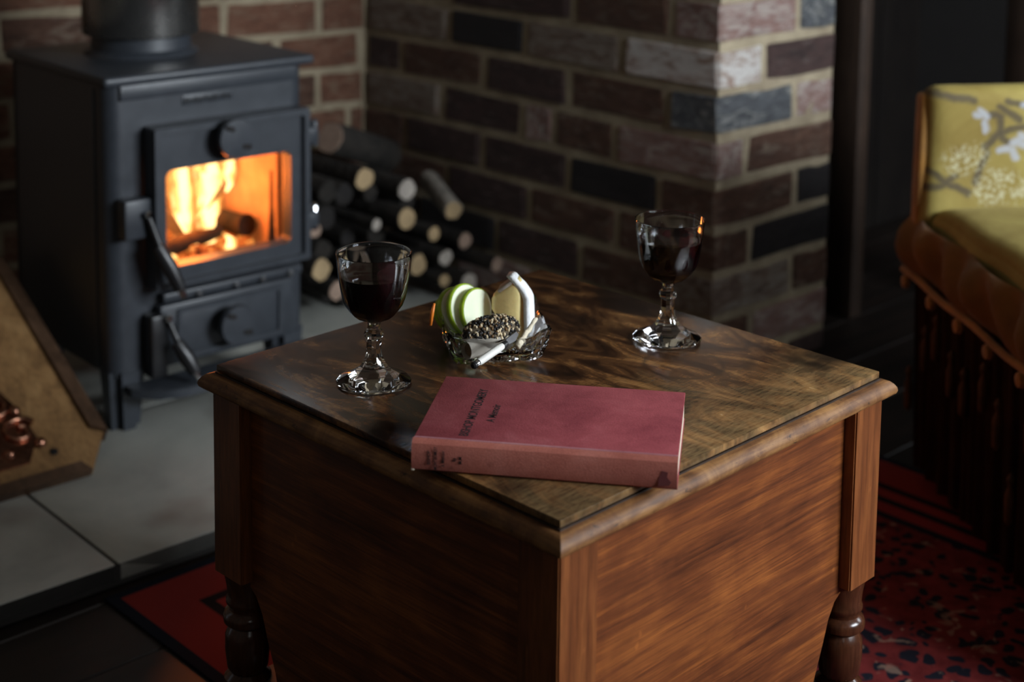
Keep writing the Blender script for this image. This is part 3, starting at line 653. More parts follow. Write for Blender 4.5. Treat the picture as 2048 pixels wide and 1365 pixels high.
bm = bmesh.new(); addprism(bm, [(-0.085, 0.0), (yb, 0.0), (yb, tz(yb)), (-0.085, max(0.004, tz(-0.085)))], -0.42, -0.055, Matrix(((0, 1, 0, 0), (1, 0, 0, 0), (0, 0, 1, 0), (0, 0, 0, 1))))
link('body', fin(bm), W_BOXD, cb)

# ------------------------------------------------------------------ log pile
def uz(x, y, v): 
    q = onplane(x, y, P0 + VS * v, VS) - P0; return q.dot(US), q.z
KEY = [(825, 385, 25, .22, END_GREY, 'round pale grey log end high in the pile left of the brick reveal'), (825, 442, 25, .20, END_TAN, 'round tan log end right below the pale grey one in the pile'),
       (880, 472, 17, .185, END_TAN, 'small oval tan log end in the middle of the log pile'), (943, 484, 19, .165, END_PINK, 'log with a cracked brown and cream end near the table in the pile'),
       (1008, 530, 17, .085, END_PINK, 'pinkish brown log end nearest the table corner, lowest on the right of the pile'), (765, 456, 13, .21, END_GREY, 'thin grey stick end above the rim of the left goblet'),
       (850, 536, 25, .19, END_TAN, 'pale tan log end partly hidden by the left goblet'), (905, 520, 19, .17, END_GREY, 'greyish log end above the apple slices'),
       (952, 572, 26, .13, END_GREY, 'wide pale log end directly behind the apple slices and cheese'), (904, 564, 15, .155, END_TAN, 'small tan log end just left of the wide pale one behind the apple slices'),
       (657, 548, 25, .20, END_TAN, 'tan log end beside the stove at the left edge of the pile'), (738, 366, 25, .25, END_TAN, 'broken-ended log lit warm orange near the top of the pile'), (690, 590, 22, .20, END_PINK, 'reddish log end low in the pile beside the stove foot'),
       (790, 590, 22, .20, END_PINK, 'brown log end at the bottom of the pile behind the left goblet stem'), (640, 470, 18, .22, END_PINK, 'dark brown log end beside the stove hinge')]
def logmesh(r, L):
    bm = bmesh.new(); n = 11; R = [random.uniform(.9, 1.1) for _ in range(n)]
    rings = []
    for i in range(6):
        y = 0.001 + L * i / 5; ox, oz = random.uniform(-.04, .04) * r, random.uniform(-.04, .04) * r
        rings.append([bm.verts.new((ox + r * R[k] * random.uniform(.95, 1.04) * math.cos(2 * PI * k / n), y, oz + r * R[k] * math.sin(2 * PI * k / n))) for k in range(n)])
    for a_, b_ in zip(rings, rings[1:]):
        for k in range(n): bm.faces.new((a_[k], a_[(k + 1) % n], b_[(k + 1) % n], b_[k]))
    bm.faces.new(rings[-1]); bm.faces.new(list(reversed(rings[0])))
    b2 = bmesh.new(); vs = [b2.verts.new((v.co.x * .93, -0.0006, v.co.z * .93)) for v in rings[0]]; vs2 = [b2.verts.new((v.co.x * .95, 0.002, v.co.z * .95)) for v in rings[0]]
    b2.faces.new(vs)
    for k in range(n): b2.faces.new((vs[k], vs2[k], vs2[(k + 1) % n], vs[(k + 1) % n]))
    return fin(bm, auto=60), fin(b2)
def vback(u): return 0.563 - (0.878 - u) * 0.14
def log(u, z, r, v, endm, label, bark=BARK, rot=(0, 0, 0), L=None):
    L = L or max(0.14, min(0.30, vback(u) - v - 0.03))
    t_ = thing('firewood_log', label, 'log', P0 + US * u + VS * v + Z * z, 0, 'firewood stacked beside the stove')
    t_.rotation_euler = (rot[0], rot[1], YS + math.radians(1.7) + rot[2])
    a_, b_ = logmesh(r, L); link('bark', a_, bark, t_); link('cut_end', b_, endm, t_)
pile = []
for x, y, rp, v, em, lab in KEY:
    u, z = uz(x, y, v); r = rp / 1115.0
    u = min(u, 0.865 - r); z = max(z, r + .001)
    pile.append((u, z, r)); log(u, z, r, v, em, lab)
def ztop(u):
    for (u0, z0), (u1, z1) in zip(((.40, .27), (.55, .27), (.70, .24), (.80, .19), (.90, .08)), ((.55, .27), (.70, .24), (.80, .19), (.90, .08), (1.0, 0))):
        if u0 <= u <= u1: return z0 + (z1 - z0) * (u - u0) / (u1 - u0)
    return 0
fills = []
for tries in range(2600):
    r = random.choice([.036, .030, .026, .022]) if tries < 1200 else random.choice([.022, .018])
    u = random.uniform(.40 + r, .865 - r); z = random.uniform(r, .33)
    if z + r > ztop(u): continue
    if any((u - a_) ** 2 + (z - b_) ** 2 < (r + c_ + .003) ** 2 for a_, b_, c_ in pile): continue
    pile.append((u, z, r)); fills.append((u, z, r))
ORD = ['first', 'second', 'third', 'fourth', 'fifth', 'sixth', 'seventh', 'eighth', 'ninth', 'tenth', 'eleventh', 'twelfth', 'thirteenth', 'fourteenth']
for name_, za, zb in (('along the bottom', 0, .07), ('in the lower middle', .07, .15), ('in the upper middle', .15, .22), ('near the top', .22, .5)):
    for k, (u, z, r) in enumerate(sorted(q for q in fills if za <= q[1] < zb)):
        log(u, z, r, random.uniform(.24, .30), random.choice([CHAR, END_DARK, BARK, BARK]), '%s dark log from the stove %s of the firewood pile' % (ORD[min(k, 13)], name_))
# two logs lying across the top, and a pale branch that sticks out
def crosslog(pa, pb, va, vb, r, label, bark, endm):
    a_ = P0 + US * uz(*pa, va)[0] + VS * va + Z * uz(*pa, va)[1]; b_ = P0 + US * uz(*pb, vb)[0] + VS * vb + Z * uz(*pb, vb)[1]
    d = (b_ - a_); t_ = thing('firewood_log', label, 'log', a_, 0, 'firewood stacked beside the stove')
    t_.rotation_mode = 'QUATERNION'; t_.rotation_quaternion = d.to_track_quat('Y', 'Z')
    m1, m2 = logmesh(r, d.length); link('bark', m1, bark, t_); link('cut_end', m2, endm, t_)
crosslog((668, 284), (785, 318), .37, .41, .034, 'thick dark log lying across the top of the pile against the bricks', BARK, END_PINK)
crosslog((918, 424), (868, 362), .170, .30, .020, 'pale silvery branch angled up and back on the right of the pile', BARK_PALE, END_TAN)

# ------------------------------------------------------------------ armchair
def chairmat(blossom):
    t = NT('velvet_ochre_' + ('blossom' if blossom else 'plain')); v0 = t.coord()
    c = t.ramp(t.noise(v0, 9, 5, 0.6, 0.5), [(0.3, (0.20, 0.135, 0.022)), (0.7, (0.36, 0.29, 0.075))])
    if blossom:                                         # printed branches and blossom
        sp = t.n('ShaderNodeSeparateXYZ'); nz = t.n('ShaderNodeTexNoise'); nz.inputs['Scale'].default_value = 40; t.l(v0, nz.inputs['Vector'])
        sc_ = t.n('ShaderNodeVectorMath', operation='SCALE'); sc_.inputs['Scale'].default_value = 0.012; t.l(nz.outputs['Color'], sc_.inputs[0])
        ad_ = t.n('ShaderNodeVectorMath', operation='ADD'); t.l(v0, ad_.inputs[0]); t.l(sc_.outputs[0], ad_.inputs[1]); t.l(ad_.outputs[0], sp.inputs[0])
        X, Zc = sp.outputs['X'], sp.outputs['Z']
        def P(a_, b_): return (a_ * 0.2199 + 1800 - 1846) / 1390.0 + .012, 0.607 - (b_ * 0.2199 + 120 - 158) / 1330.0 + .006
        def dseg(p0, p1):
            (ax, az), (bx, bz) = P(*p0), P(*p1); ex, ez = bx - ax, bz - az; L2 = ex * ex + ez * ez
            qx, qz = t.math('SUBTRACT', X, ax), t.math('SUBTRACT', Zc, az)
            h = t.math('DIVIDE', t.math('ADD', t.math('MULTIPLY', qx, ex), t.math('MULTIPLY', qz, ez)), L2)
            h = t.math('MINIMUM', t.math('MAXIMUM', h, 0.0), 1.0)
            fx, fz = t.math('SUBTRACT', qx, t.math('MULTIPLY', h, ex)), t.math('SUBTRACT', qz, t.math('MULTIPLY', h, ez))
            return t.math('SQRT', t.math('ADD', t.math('MULTIPLY', fx, fx), t.math('MULTIPLY', fz, fz)))
        tw = [((660, 980), (760, 720)), ((730, 680), (870, 550)), ((870, 550), (890, 400)), ((890, 400), (790, 370)), ((870, 550), (1300, 420)), ((870, 550), (950, 630)), ((220, 880), (380, 990)), ((380, 990), (600, 1080)), ((200, 1050), (360, 1010)), ((380, 990), (470, 930)), ((870, 310), (1060, 420)), ((950, 260), (1250, 340)), ((230, 190), (620, 255)), ((1300, 420), (1700, 700)), ((1700, 700), (2300, 500)), ((1700, 700), (1850, 1000))]
        dm = None
        for a_, b_ in tw: q_ = dseg(a_, b_); dm = q_ if dm is None else t.math('MINIMUM', dm, q_)
        c = t.mix(t.ramp(dm, [(0.0030, (0.9,) * 3), (0.0060, (0,) * 3)]), c, (0.055, 0.042, 0.030))
        fm = None
        for a_, b_ in (((690, 340), (760, 400)), ((740, 450), (750, 520)), ((640, 385), (690, 385)), ((890, 700), (960, 690)), ((1000, 640), (1090, 590)), ((1000, 700), (1040, 760)), ((1060, 640), (1130, 660)), ((1090, 560), (1140, 600)), ((1100, 300), (1180, 310)), ((1500, 560), (1600, 620)), ((1560, 500), (1640, 520)), ((2000, 480), (2100, 520))):
            q_ = dseg(a_, b_); fm = q_ if fm is None else t.math('MINIMUM', fm, q_)
        c = t.mix(t.ramp(fm, [(0.003, (0.9,) * 3), (0.0065, (0,) * 3)]), c, (0.40, 0.42, 0.47))
        gm = None
        for a_, b_ in (((480, 800), (640, 760)), ((760, 1050), (1060, 1050)), ((860, 990), (980, 990)), ((1500, 900), (1700, 950))):
            q_ = dseg(a_, b_); gm = q_ if gm is None else t.math('MINIMUM', gm, q_)
        gsp = t.ramp(t.noise(v0, 160, 3), [(0.46, (0,) * 3), (0.56, (0.75,) * 3)])
        c = t.mix(t.mix(1.0, t.ramp(gm, [(0.014, (1,) * 3), (0.026, (0,) * 3)]), gsp, 'MULTIPLY'), c, (0.50, 0.47, 0.30))
    t.set(Base_Color=c, Roughness=0.8, Sheen_Weight=0.12, Sheen_Roughness=0.4, Sheen_Tint=(0.8, 0.7, 0.3)); t.bump(t.noise(v0, 40, 4), 0.25, 0.004); return t.m
VEL_B, VEL = chairmat(True), chairmat(False)
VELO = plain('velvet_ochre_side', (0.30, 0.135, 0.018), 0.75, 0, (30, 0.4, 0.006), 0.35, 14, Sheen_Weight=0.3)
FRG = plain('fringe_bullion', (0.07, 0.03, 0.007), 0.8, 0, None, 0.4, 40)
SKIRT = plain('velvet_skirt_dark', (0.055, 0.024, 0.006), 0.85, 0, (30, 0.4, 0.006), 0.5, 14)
ch = thing('armchair', 'low ochre velvet chair with blossom print back and fringed skirt, right of the table', 'chair', (0.564, 1.073, 0), math.radians(6))
def cushion(x0, x1, y0, y1, z0, z1, bev, wav=0.0, seed=0, fx=14, dome=0.0):
    bm = bmesh.new(); addbox(bm, -1, 1, -1, 1, -1, 1)
    bmesh.ops.subdivide_edges(bm, edges=list(bm.edges), cuts=25, use_grid_fill=True)
    lo, hi = Vector((x0, y0, z0)), Vector((x1, y1, z1)); rnd = random.Random(seed); ph = [rnd.uniform(0, 6) for _ in range(4)]
    for v in bm.verts:
        c = Vector([(lo[i] + hi[i]) / 2 + (hi[i] - lo[i]) / 2 * math.sin(v.co[i] * PI / 2) for i in range(3)])
        inner = Vector([min(max(c[i], lo[i] + bev), hi[i] - bev) for i in range(3)]); d = c - inner
        if d.length > 1e-9: c = inner + d.normalized() * bev
        if dome and v.co.z > .2: c.z += dome * math.cos(v.co.x * PI / 2) * math.cos(v.co.y * PI / 2)
        s_ = wav * (math.sin(c.x * fx + ph[0]) * math.sin(c.z * 21 + ph[1]) + 0.7 * math.sin(c.y * 33 + ph[2]) * math.sin(c.z * 17 + ph[3]))
        v.co = c + Vector((s_ * .8, s_, s_ * .3))
    return fin(bm, smooth=True)
bk = link('back', cushion(0.004, 0.62, 0.0, 0.055, 0.36, 0.614, 0.024, 0.004, 3), VEL_B, ch)
link('back_side', cushion(-0.001, 0.016, 0.020, 0.050, 0.34, 0.600, 0.008, 0.002, 5), VELO, bk)
link('seat', cushion(0.004, 0.61, -0.60, 0.004, 0.37, 0.432, 0.028, 0.006, 8, dome=0.03), VEL, ch)
# gathered side of the seat: folds swagged between buttons
bm = bmesh.new(); ny, nz = 60, 14; grid = []
for i in range(ny + 1):
    row = []
    for k in range(nz + 1):
        y = 0.05 - 0.66 * i / ny; t_ = k / nz; z = 0.415 - 0.085 * t_
        s_ = 0.010 * math.sin(y * 74 + 4.0 * t_) * math.sin(PI * t_) ** .7 + 0.006 * math.sin(y * 31 - 3 * t_)
        row.append(bm.verts.new((0.002 - 0.016 * math.sin(PI * min(1, t_ * 1.05)) ** .7 + s_, y, z)))
    grid.append(row)
for i in range(ny):
    for k in range(nz): bm.faces.new((grid[i][k], grid[i + 1][k], grid[i + 1][k + 1], grid[i][k + 1]))
bmesh.ops.solidify(bm, geom=list(bm.faces), thickness=-0.01)
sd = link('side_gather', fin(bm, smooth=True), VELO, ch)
link('piping', tube([(-0.006, 0.052 - 0.66 * k / 20, 0.328 + .002 * math.sin(k)) for k in range(21)], 0.0055, 8), VELO, ch)
for k in range(7): link('button', lathe([(.003, -.006), (.011, 0), (.009, .006), (.002, .008)], 12, M=Matrix.Translation((-0.008, 0.03 - 0.1 * k, 0.315)) @ Matrix.Rotation(-PI / 2, 4, 'Y')), VELO, sd)
bm = bmesh.new(); nn = 150; top, bot = [], []
for k in range(nn + 1):
    y = 0.05 - 0.66 * k / nn; s_ = 0.009 * math.sin(k * 0.62) + .004 * math.sin(k * 1.7)
    top.append(bm.verts.new((0.012 + s_ * .4, y, 0.325))); bot.append(bm.verts.new((0.022 + s_, y, 0.03)))
for k in range(nn): bm.faces.new((top[k], top[k + 1], bot[k + 1], bot[k]))
bmesh.ops.solidify(bm, geom=list(bm.faces), thickness=-0.006)
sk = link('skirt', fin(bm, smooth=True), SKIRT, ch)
bm = bmesh.new(); top, bot = [], []
for k in range(nn + 1):
    x = 0.02 + 0.58 * k / nn; s_ = 0.009 * math.sin(k * 0.62) + .004 * math.sin(k * 1.7)
    top.append(bm.verts.new((x, -0.600 + s_ * .4, 0.385))); bot.append(bm.verts.new((x, -0.590 + s_, 0.03)))
for k in range(nn): bm.faces.new((top[k], top[k + 1], bot[k + 1], bot[k]))
bmesh.ops.solidify(bm, geom=list(bm.faces), thickness=-0.006)
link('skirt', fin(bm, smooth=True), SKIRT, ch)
for k in range(13):
    y = 0.035 - 0.05 * k + random.uniform(-.012, .012)
    link('tassel', lathe([(.002, .03), (.006, .022), (.003, .012), (.007, 0), (.006, -.035), (.002, -.04)], 10, c=(0.007, y, random.uniform(.13, .27))), FRG, sk)
link('frame', box(0.035, 0.60, -0.57, 0.045, 0.06, 0.37), W_DARK, ch)
for x_, y_ in ((0.06, 0.02), (0.58, 0.02), (0.06, -0.55), (0.58, -0.55)):
    link('leg', lathe([(.016, 0.008), (.02, .02), (.018, .07)], 14, c=(x_, y_, 0)), W_DARK, ch)

# ------------------------------------------------------------------ table
YT = math.radians(45.363); L = 0.46; H = ZF
tb = thing('commode_table', 'square antique wooden commode table with hinged lid, recessed side panels and turned legs', 'table', (0, 0, 0), YT)
def TP(x, y, z=0.0):
    return Vector((math.cos(YT) * x - math.sin(YT) * y, math.sin(YT) * x + math.cos(YT) * y, z))
bm = bmesh.new(); addbox(bm, 0, L, 0, L, H - 0.0065, H, 0.0008, 2)
link('lid', fin(bm, auto=40), W_LID, tb)
link('lid_bed', box(-0.001, L + .001, -0.001, L + .001, H - 0.024, H - 0.0070), W_DARK, tb)
prof = [(-0.004, -.0085), (0.0035, -.0085), (0.0075, -.0098), (0.0105, -.0125), (0.0128, -.0160), (0.0135, -.0192), (0.0125, -.0222), (0.0095, -.0246), (0.004, -.0262), (-0.012, -.0265), (-0.012, -.0085)]
mbm = bmesh.new(); ends = []
for sx_ in (0, 1):
    ends.append([mbm.verts.new((-e if sx_ == 0 else L + e, -e, H + dz)) for e, dz in prof])
n = len(prof)
for k in range(n): mbm.faces.new((ends[0][k], ends[1][k], ends[1][(k + 1) % n], ends[0][(k + 1) % n]))
mbm.faces.new(ends[0]); mbm.faces.new(list(reversed(ends[1])))
M_ME = fin(mbm, auto=50)
for k in range(4):
    o = link('moulding', M_ME, W_MOULD, tb); o.location = TP(0, 0) * 0 + Vector(((0, 0), (L, 0), (L, L), (0, L))[k] + (0,)); o.rotation_euler = (0, 0, k * PI / 2)
PW, PE = 0.046, 0.003
tprof = [(0.014, 0.0), (0.017, 0.012), (0.020, 0.05), (0.0215, 0.09), (0.0205, 0.118), (0.0165, 0.128), (0.0165, 0.132), (0.0235, 0.139), (0.0235, 0.143), (0.0175, 0.149), (0.0205, 0.154), (0.0225, 0.172), (0.0222, 0.188), (0.0195, 0.194), (0.0178, 0.197), (0.0235, 0.202), (0.0242, 0.207), (0.0225, 0.212), (0.0182, 0.215), (0.0182, 0.218), (0.0212, 0.222), (0.0212, 0.225), (0.0195, 0.229), (0.0205, 0.240), (0.0228, 0.252)]
def legmesh():
    bm = bmesh.new(); a_ = PW / 2
    addbox(bm, -a_, a_, -a_, a_, 0.245, H - 0.026)
    for v in bm.verts:
        pass
    bmesh.ops.bevel(bm, geom=[e for e in bm.edges if abs(e.verts[0].co.z - e.verts[1].co.z) > .05], offset=0.0015, segments=2, affect='EDGES')
    bmesh.ops.bevel(bm, geom=[e for e in bm.edges if e.verts[0].co.z < .25 and e.verts[1].co.z < .25], offset=0.008, segments=2, affect='EDGES')
    return fin(bm, auto=40)
PM = legmesh(); TM = lathe(tprof, 28); TM2 = lathe([(tprof[0][0], 0.0042)] + tprof[1:], 28)
for x, y in ((0, 0), (1, 0), (1, 1), (0, 1)):
    o = link('leg', PM, W_POST, tb); o.location = ((L + PE - PW / 2) if x else (-PE + PW / 2), (L + PE - PW / 2) if y else (-PE + PW / 2), 0)
    onrug = TP(*o.location[:2]).dot(U) > RUG_U0
    link('turned_foot', TM2 if onrug else TM, W_TURN, o)
E0 = PW - PE
half = [(E0 - .004, H - .026), (E0 - .004, 0.246), (E0 + .006, 0.240), (E0 + .016, 0.225), (E0 + .024, 0.203), (E0 + .032, 0.184), (E0 + .037, 0.172), (E0 + .041, 0.156), (E0 + .050, 0.140), (E0 + .064, 0.128)]
poly = half + [(L - x, z) for x, z in reversed(half)]
PP = prism(poly, 0.010, 0.022)
for k in range(4):
    o = link('side_panel', PP.copy() if k == 0 else o.data, W_SIDE, tb); o.location = ((0, 0), (L, 0), (L, L), (0, L))[k] + (0,); o.rotation_euler = (0, 0, k * PI / 2)
link('base_board', box(0.022, L - 0.022, 0.022, L - 0.022, 0.130, 0.142), W_DARK, tb)

# ------------------------------------------------------------------ book
BA = math.radians(-8.59); BT = 0.0262; BL, BW = 0.2185, 0.146
bk = thing('book', 'old red cloth hardback book with black title, lying on the near corner of the table', 'book', (-0.1202, 0.0871, ZF + 0.0002), BA)
def clothmat(name, a_, b_, c_):
    t = NT(name); v0 = t.coord(); f = t.noise(v0, 22, 6, 0.65, 0.5)
    c = t.ramp(f, [(0.3, a_), (0.55, b_), (0.8, c_)])
    wv = t.noise(t.coord((900, 900, 900)), 1.0, 2)
    c = t.mix(0.4, c, t.ramp(wv, [(0.3, (0.55,) * 3), (0.65, (1.2,) * 3)]), 'MULTIPLY')
    s_ = t.ramp(t.noise(v0, 48, 5, 0.7), [(0.64, (0,) * 3), (0.72, (0.5,) * 3)])
    c = t.mix(s_, c, tuple(q * .45 for q in b_))
    t.set(Base_Color=c, Roughness=0.82, Specular_IOR_Level=0.25); t.bump(wv, 0.3, 0.0008); return t.m
CL = clothmat('book_cloth_red', (0.23, 0.040, 0.050), (0.34, 0.070, 0.080), (0.43, 0.115, 0.125))
CLS = clothmat('book_cloth_faded_spine', (0.34, 0.095, 0.070), (0.43, 0.135, 0.10), (0.50, 0.18, 0.14))
CLE = clothmat('book_cloth_worn_edge', (0.30, 0.10, 0.12), (0.40, 0.17, 0.19), (0.5, 0.27, 0.27))
PAPER = plain('page_edges', (0.62, 0.53, 0.42), 0.9, 0, (900, 0.3, 0.0005), 0.12, 200)
INK = plain('black_ink', (0.012, 0.008, 0.009), 0.7, 0, None, 0.1)
th = 0.0026
link('back_cover', box(0.0, BL, 0.004, BW, 0.0, th, 0.0008, 2), CL, bk)
link('front_cover', box(0.0, BL, 0.005, BW, BT - th, BT, 0.0008, 2), CL, bk)
bm = bmesh.new(); addbox(bm, 0.0035, BL - 0.0006, 0.004, BW - 0.0045, th, BT - th); link('page_block', fin(bm), PAPER, bk)
# spine: gently rounded shell
sp = []
for k in range(13):
    t_ = k / 12; z_ = BT * t_; sp.append((-0.0028 * math.sin(PI * t_) ** .6 + 0.0018 * (1 if k in (0, 12) else 0), z_))
poly = [(y, z) for y, z in sp] + [(0.0068, BT + .0001), (0.0068, BT - th), (0.0035, BT - th - .001), (0.0035, th + .001), (0.0068, th), (0.0068, 0.0)]
spo = link('spine', prism(poly, 0.0, BL, Matrix(((0, 1, 0, 0), (1, 0, 0, 0), (0, 0, 1, 0), (0, 0, 0, 1)))), CLS, bk)
link('worn_joint', box(0.0005, BL - .0005, 0.0055, 0.0085, BT - 0.0004, BT + 0.0003, 0.0003, 1), CLE, bk)
link('worn_corner', box(-0.0006, 0.0022, -0.0012, 0.0022, -0.0000, 0.0022, 0.0005, 1), PAPER, bk)
link('torn_patch', prism([(0.0, 0.0), (0.009, 0.001), (0.0105, 0.004), (0.007, 0.008), (0.008, 0.012), (0.003, 0.013), (0.0005, 0.007)], -0.0030, -0.0026, Matrix.Translation((BL - 0.0155, 0, 0.004))), plain('book_torn_board', (0.14, 0.03, 0.03), 0.9), spo)
def text(body, size, M, par, name, sx=1.0, bold=0.0):
    cu = bpy.data.curves.new('t', 'FONT'); cu.body = body; cu.size = size; cu.align_x = 'CENTER'; cu.align_y = 'CENTER'; cu.offset = bold; cu.extrude = 0.00008
    ob = bpy.data.objects.new('t', cu); COL.objects.link(ob); bpy.context.view_layer.update()
    me = bpy.data.meshes.new_from_object(ob.evaluated_get(bpy.context.evaluated_depsgraph_get()))
    bpy.data.objects.remove(ob); bpy.data.curves.remove(cu)
    me.transform(M @ Matrix.Diagonal((sx, 1, 1, 1))); me.materials.clear()
    return link(name, me, INK, par)
def coverM(x, y): return Matrix.Translation((x, y, BT + 0.0001)) @ Matrix.Rotation(PI / 2, 4, 'Z')
fc = bk.children
text('BISHOP MONTGOMERY', 0.0112, coverM(0.0405, 0.0675), bk, 'title_lettering', 0.88, 0.00012)
text('A Memoir', 0.0102, coverM(0.0575, 0.0675), bk, 'title_lettering', 0.92, 0.0001)
def spineM(x, z): return Matrix.Translation((x, -0.0030, z)) @ Matrix.Rotation(PI / 2, 4, 'X')
for i, (s_, sz, x) in enumerate((('BISHOP', .0042, .0148), ('MONTGOMERY', .0042, .0204), ('A Memoir', .0040, .0268), ('By', .0040, .0362), ('M.M.', .0042, .0412))):
    # the spine lettering runs up the spine's thickness, stacked along its length
    text(s_, sz, Matrix.Translation((x, -0.0031, BT / 2)) @ Matrix.Rotation(PI / 2, 4, 'X') @ Matrix.Rotation(PI / 2, 4, 'Z'), spo, 'spine_lettering', 0.68 if i == 1 else .85, 0.00003)

# ------------------------------------------------------------------ goblets
def poly_mod(n, k, ph=0.0):
    def f(a):
        q = ((a + ph) % (2 * PI / n)) - PI / n
        return 1 - k * (1 - math.cos(PI / n) / math.cos(q))
    return f
def goblet_meshes():
    # (radius, height, sides, facet strength)
    o = [(0.0335, 0.0, 0, 0), (0.0354, 0.0008, 10, .06), (0.0357, 0.0020, 10, .06), (0.0348, 0.0032, 10, .1), (0.0295, 0.0056, 10, .5), (0.0235, 0.0088, 10, .9), (0.0175, 0.0125, 10, 1), (0.0130, 0.0165, 10, 1), (0.0102, 0.0210, 10, 1),
         (0.0082, 0.0265, 8, 1), (0.0072, 0.0330, 8, 1), (0.0070, 0.0400, 8, 1), (0.0072, 0.0430, 8, 1), (0.0086, 0.0450, 8, 1), (0.0094, 0.0480, 8, 1), (0.0085, 0.0512, 8, 1), (0.0062, 0.0535, 8, 1), (0.0058, 0.0570, 8, 1), (0.0066, 0.0600, 8, .8),
         (0.0105, 0.0618, 10, .8), (0.0170, 0.0648, 10, 1), (0.0225, 0.0692, 10, 1), (0.0270, 0.0752, 10, 1), (0.0300, 0.0830, 10, 1), (0.0320, 0.0930, 10, .7), (0.0335, 0.1030, 10, .35), (0.0346, 0.1120, 10, .05), (0.0354, 0.1200, 0, 0), (0.0360, 0.1268, 0, 0), (0.0359, 0.1278, 0, 0), (0.0354, 0.1280, 0, 0)]
    i_ = [(0.0350, 0.1275), (0.0344, 0.1200), (0.0335, 0.1120), (0.0322, 0.1030), (0.0304, 0.0930), (0.0282, 0.0830), (0.0250, 0.0755), (0.0205, 0.0705), (0.0140, 0.0675), (0.0060, 0.0664)]
    prof = [(r, z) for r, z, *_ in o] + i_
    fs = [(n_, k) for _, _, n_, k in o] + [(0, 0)] * len(i_)
    bm = bmesh.new()
    addlathe(bm, prof, 80, mod=lambda a, i: poly_mod(fs[i][0], fs[i][1])(a) if fs[i][0] else 1)
    me = fin(bm, auto=14)
    lvl = 0.1065; rl = 0.0335 - (0.1120 - lvl) / 0.009 * 0.0013
    wi = [(0.0055, 0.0660)] + [(r + .0005, z - .0002) for r, z in reversed(i_[:-1]) if z < lvl - .001] + [(rl + .0005, lvl - .0001), (rl - .0005, lvl)]
    return me, lathe(wi, 64)
GM, WM = goblet_meshes()
for (x, y), lab, ra in (((-0.1693, 0.2810), 'stemmed glass goblet of dark red wine at the left, before the stove', 0.1), ((0.1227, 0.4126), 'stemmed glass goblet of dark red wine at the back right, before the bricks', 0.5)):
    g = thing('wine_goblet', lab, 'goblet', (x, y, ZF + 0.0003), ra, 'wine goblets on the table')
    link('glass', GM, GLASS, g); link('wine', WM, WINE, g)

# ------------------------------------------------------------------ crystal dish with the snack
NL, NR, FR, FL = (Vector(q) for q in ((-0.104, 0.316), (0.003, 0.337), (-0.014, 0.450), (-0.112, 0.408)))
DC = (NL + NR + FR + FL) / 4
def quad_pt(t_, s_):
    """point on the dish outline (t_ 0..4), scaled by s_ about the centre, corners rounded"""
    cs = [NL, NR, FR, FL]; i = int(t_) % 4; f = t_ - int(t_)
    p_ = cs[i].lerp(cs[(i + 1) % 4], f)
    cf = min(f, 1 - f)
    rnd = 1 - 0.05 * max(0, 1 - cf / 0.14) ** 2
    return DC + (p_ - DC) * s_ * rnd
bm = bmesh.new(); N = 64; rings = []
levels = [('o', .70, .000, 0), ('o', .78, .0005, .3), ('o', .84, .006, 1), ('o', .88, .012, -1), ('o', .93, .018, 1), ('o', .97, .024, -.6), ('o', 1.0, .029, .5), ('o', 1.0, .0305, .2), ('i', .955, .0300, .1), ('i', .90, .023, .2), ('i', .82, .013, .2), ('i', .74, .0075, .2), ('i', .5, .0065, .6), ('i', .05, .0065, 0)]
for kind, s_, z_, amp in levels:
    ring = []
    for k in range(N):
        t_ = 4 * k / N; f = t_ - int(t_)
        tri = abs(((t_ * 4 + (.5 if amp < 0 else 0)) % 1) - .5) * 2
        q = quad_pt(t_, s_ * (1 + .030 * amp * (tri - .5) * 2))
        corner = max(0, 1 - min(f, 1 - f) / .17)
        dz = 0
        if z_ > .02: dz = 0.0055 * corner - 0.0015 * math.sin(t_ * 2 * PI * 3) - 0.004 * math.sin(PI * f) ** 2
        if s_ == .5: dz = -.003 * tri
        ring.append(bm.verts.new((q.x - DC.x, q.y - DC.y, z_ + dz)))
    rings.append(ring)
for a_, b_ in zip(rings, rings[1:]):
    for k in range(N): bm.faces.new((a_[k], a_[(k + 1) % N], b_[(k + 1) % N], b_[k]))
bm.faces.new(list(reversed(rings[0]))); bm.faces.new(rings[-1])
di = link('glass_dish', fin(bm), GLASS); di.location = (DC.x, DC.y, ZF + 0.0003)
tag(di, 'square cut crystal dish with a scalloped rim holding apple, cheese and crackers', 'dish')
DZ = ZF + 0.0073
def atpx(x, y, depth_y):
    d = ray(x, y); return CAM + d * ((depth_y - CAM.y) / d.y)
SKIN = plain('apple_skin_green', (0.36, 0.52, 0.03), 0.3, 0, None, 0.3, 60)
FLESH = plain('apple_flesh', (0.88, 0.88, 0.66), 0.45, 0, None, 0.06, 40, Subsurface_Weight=0.15)
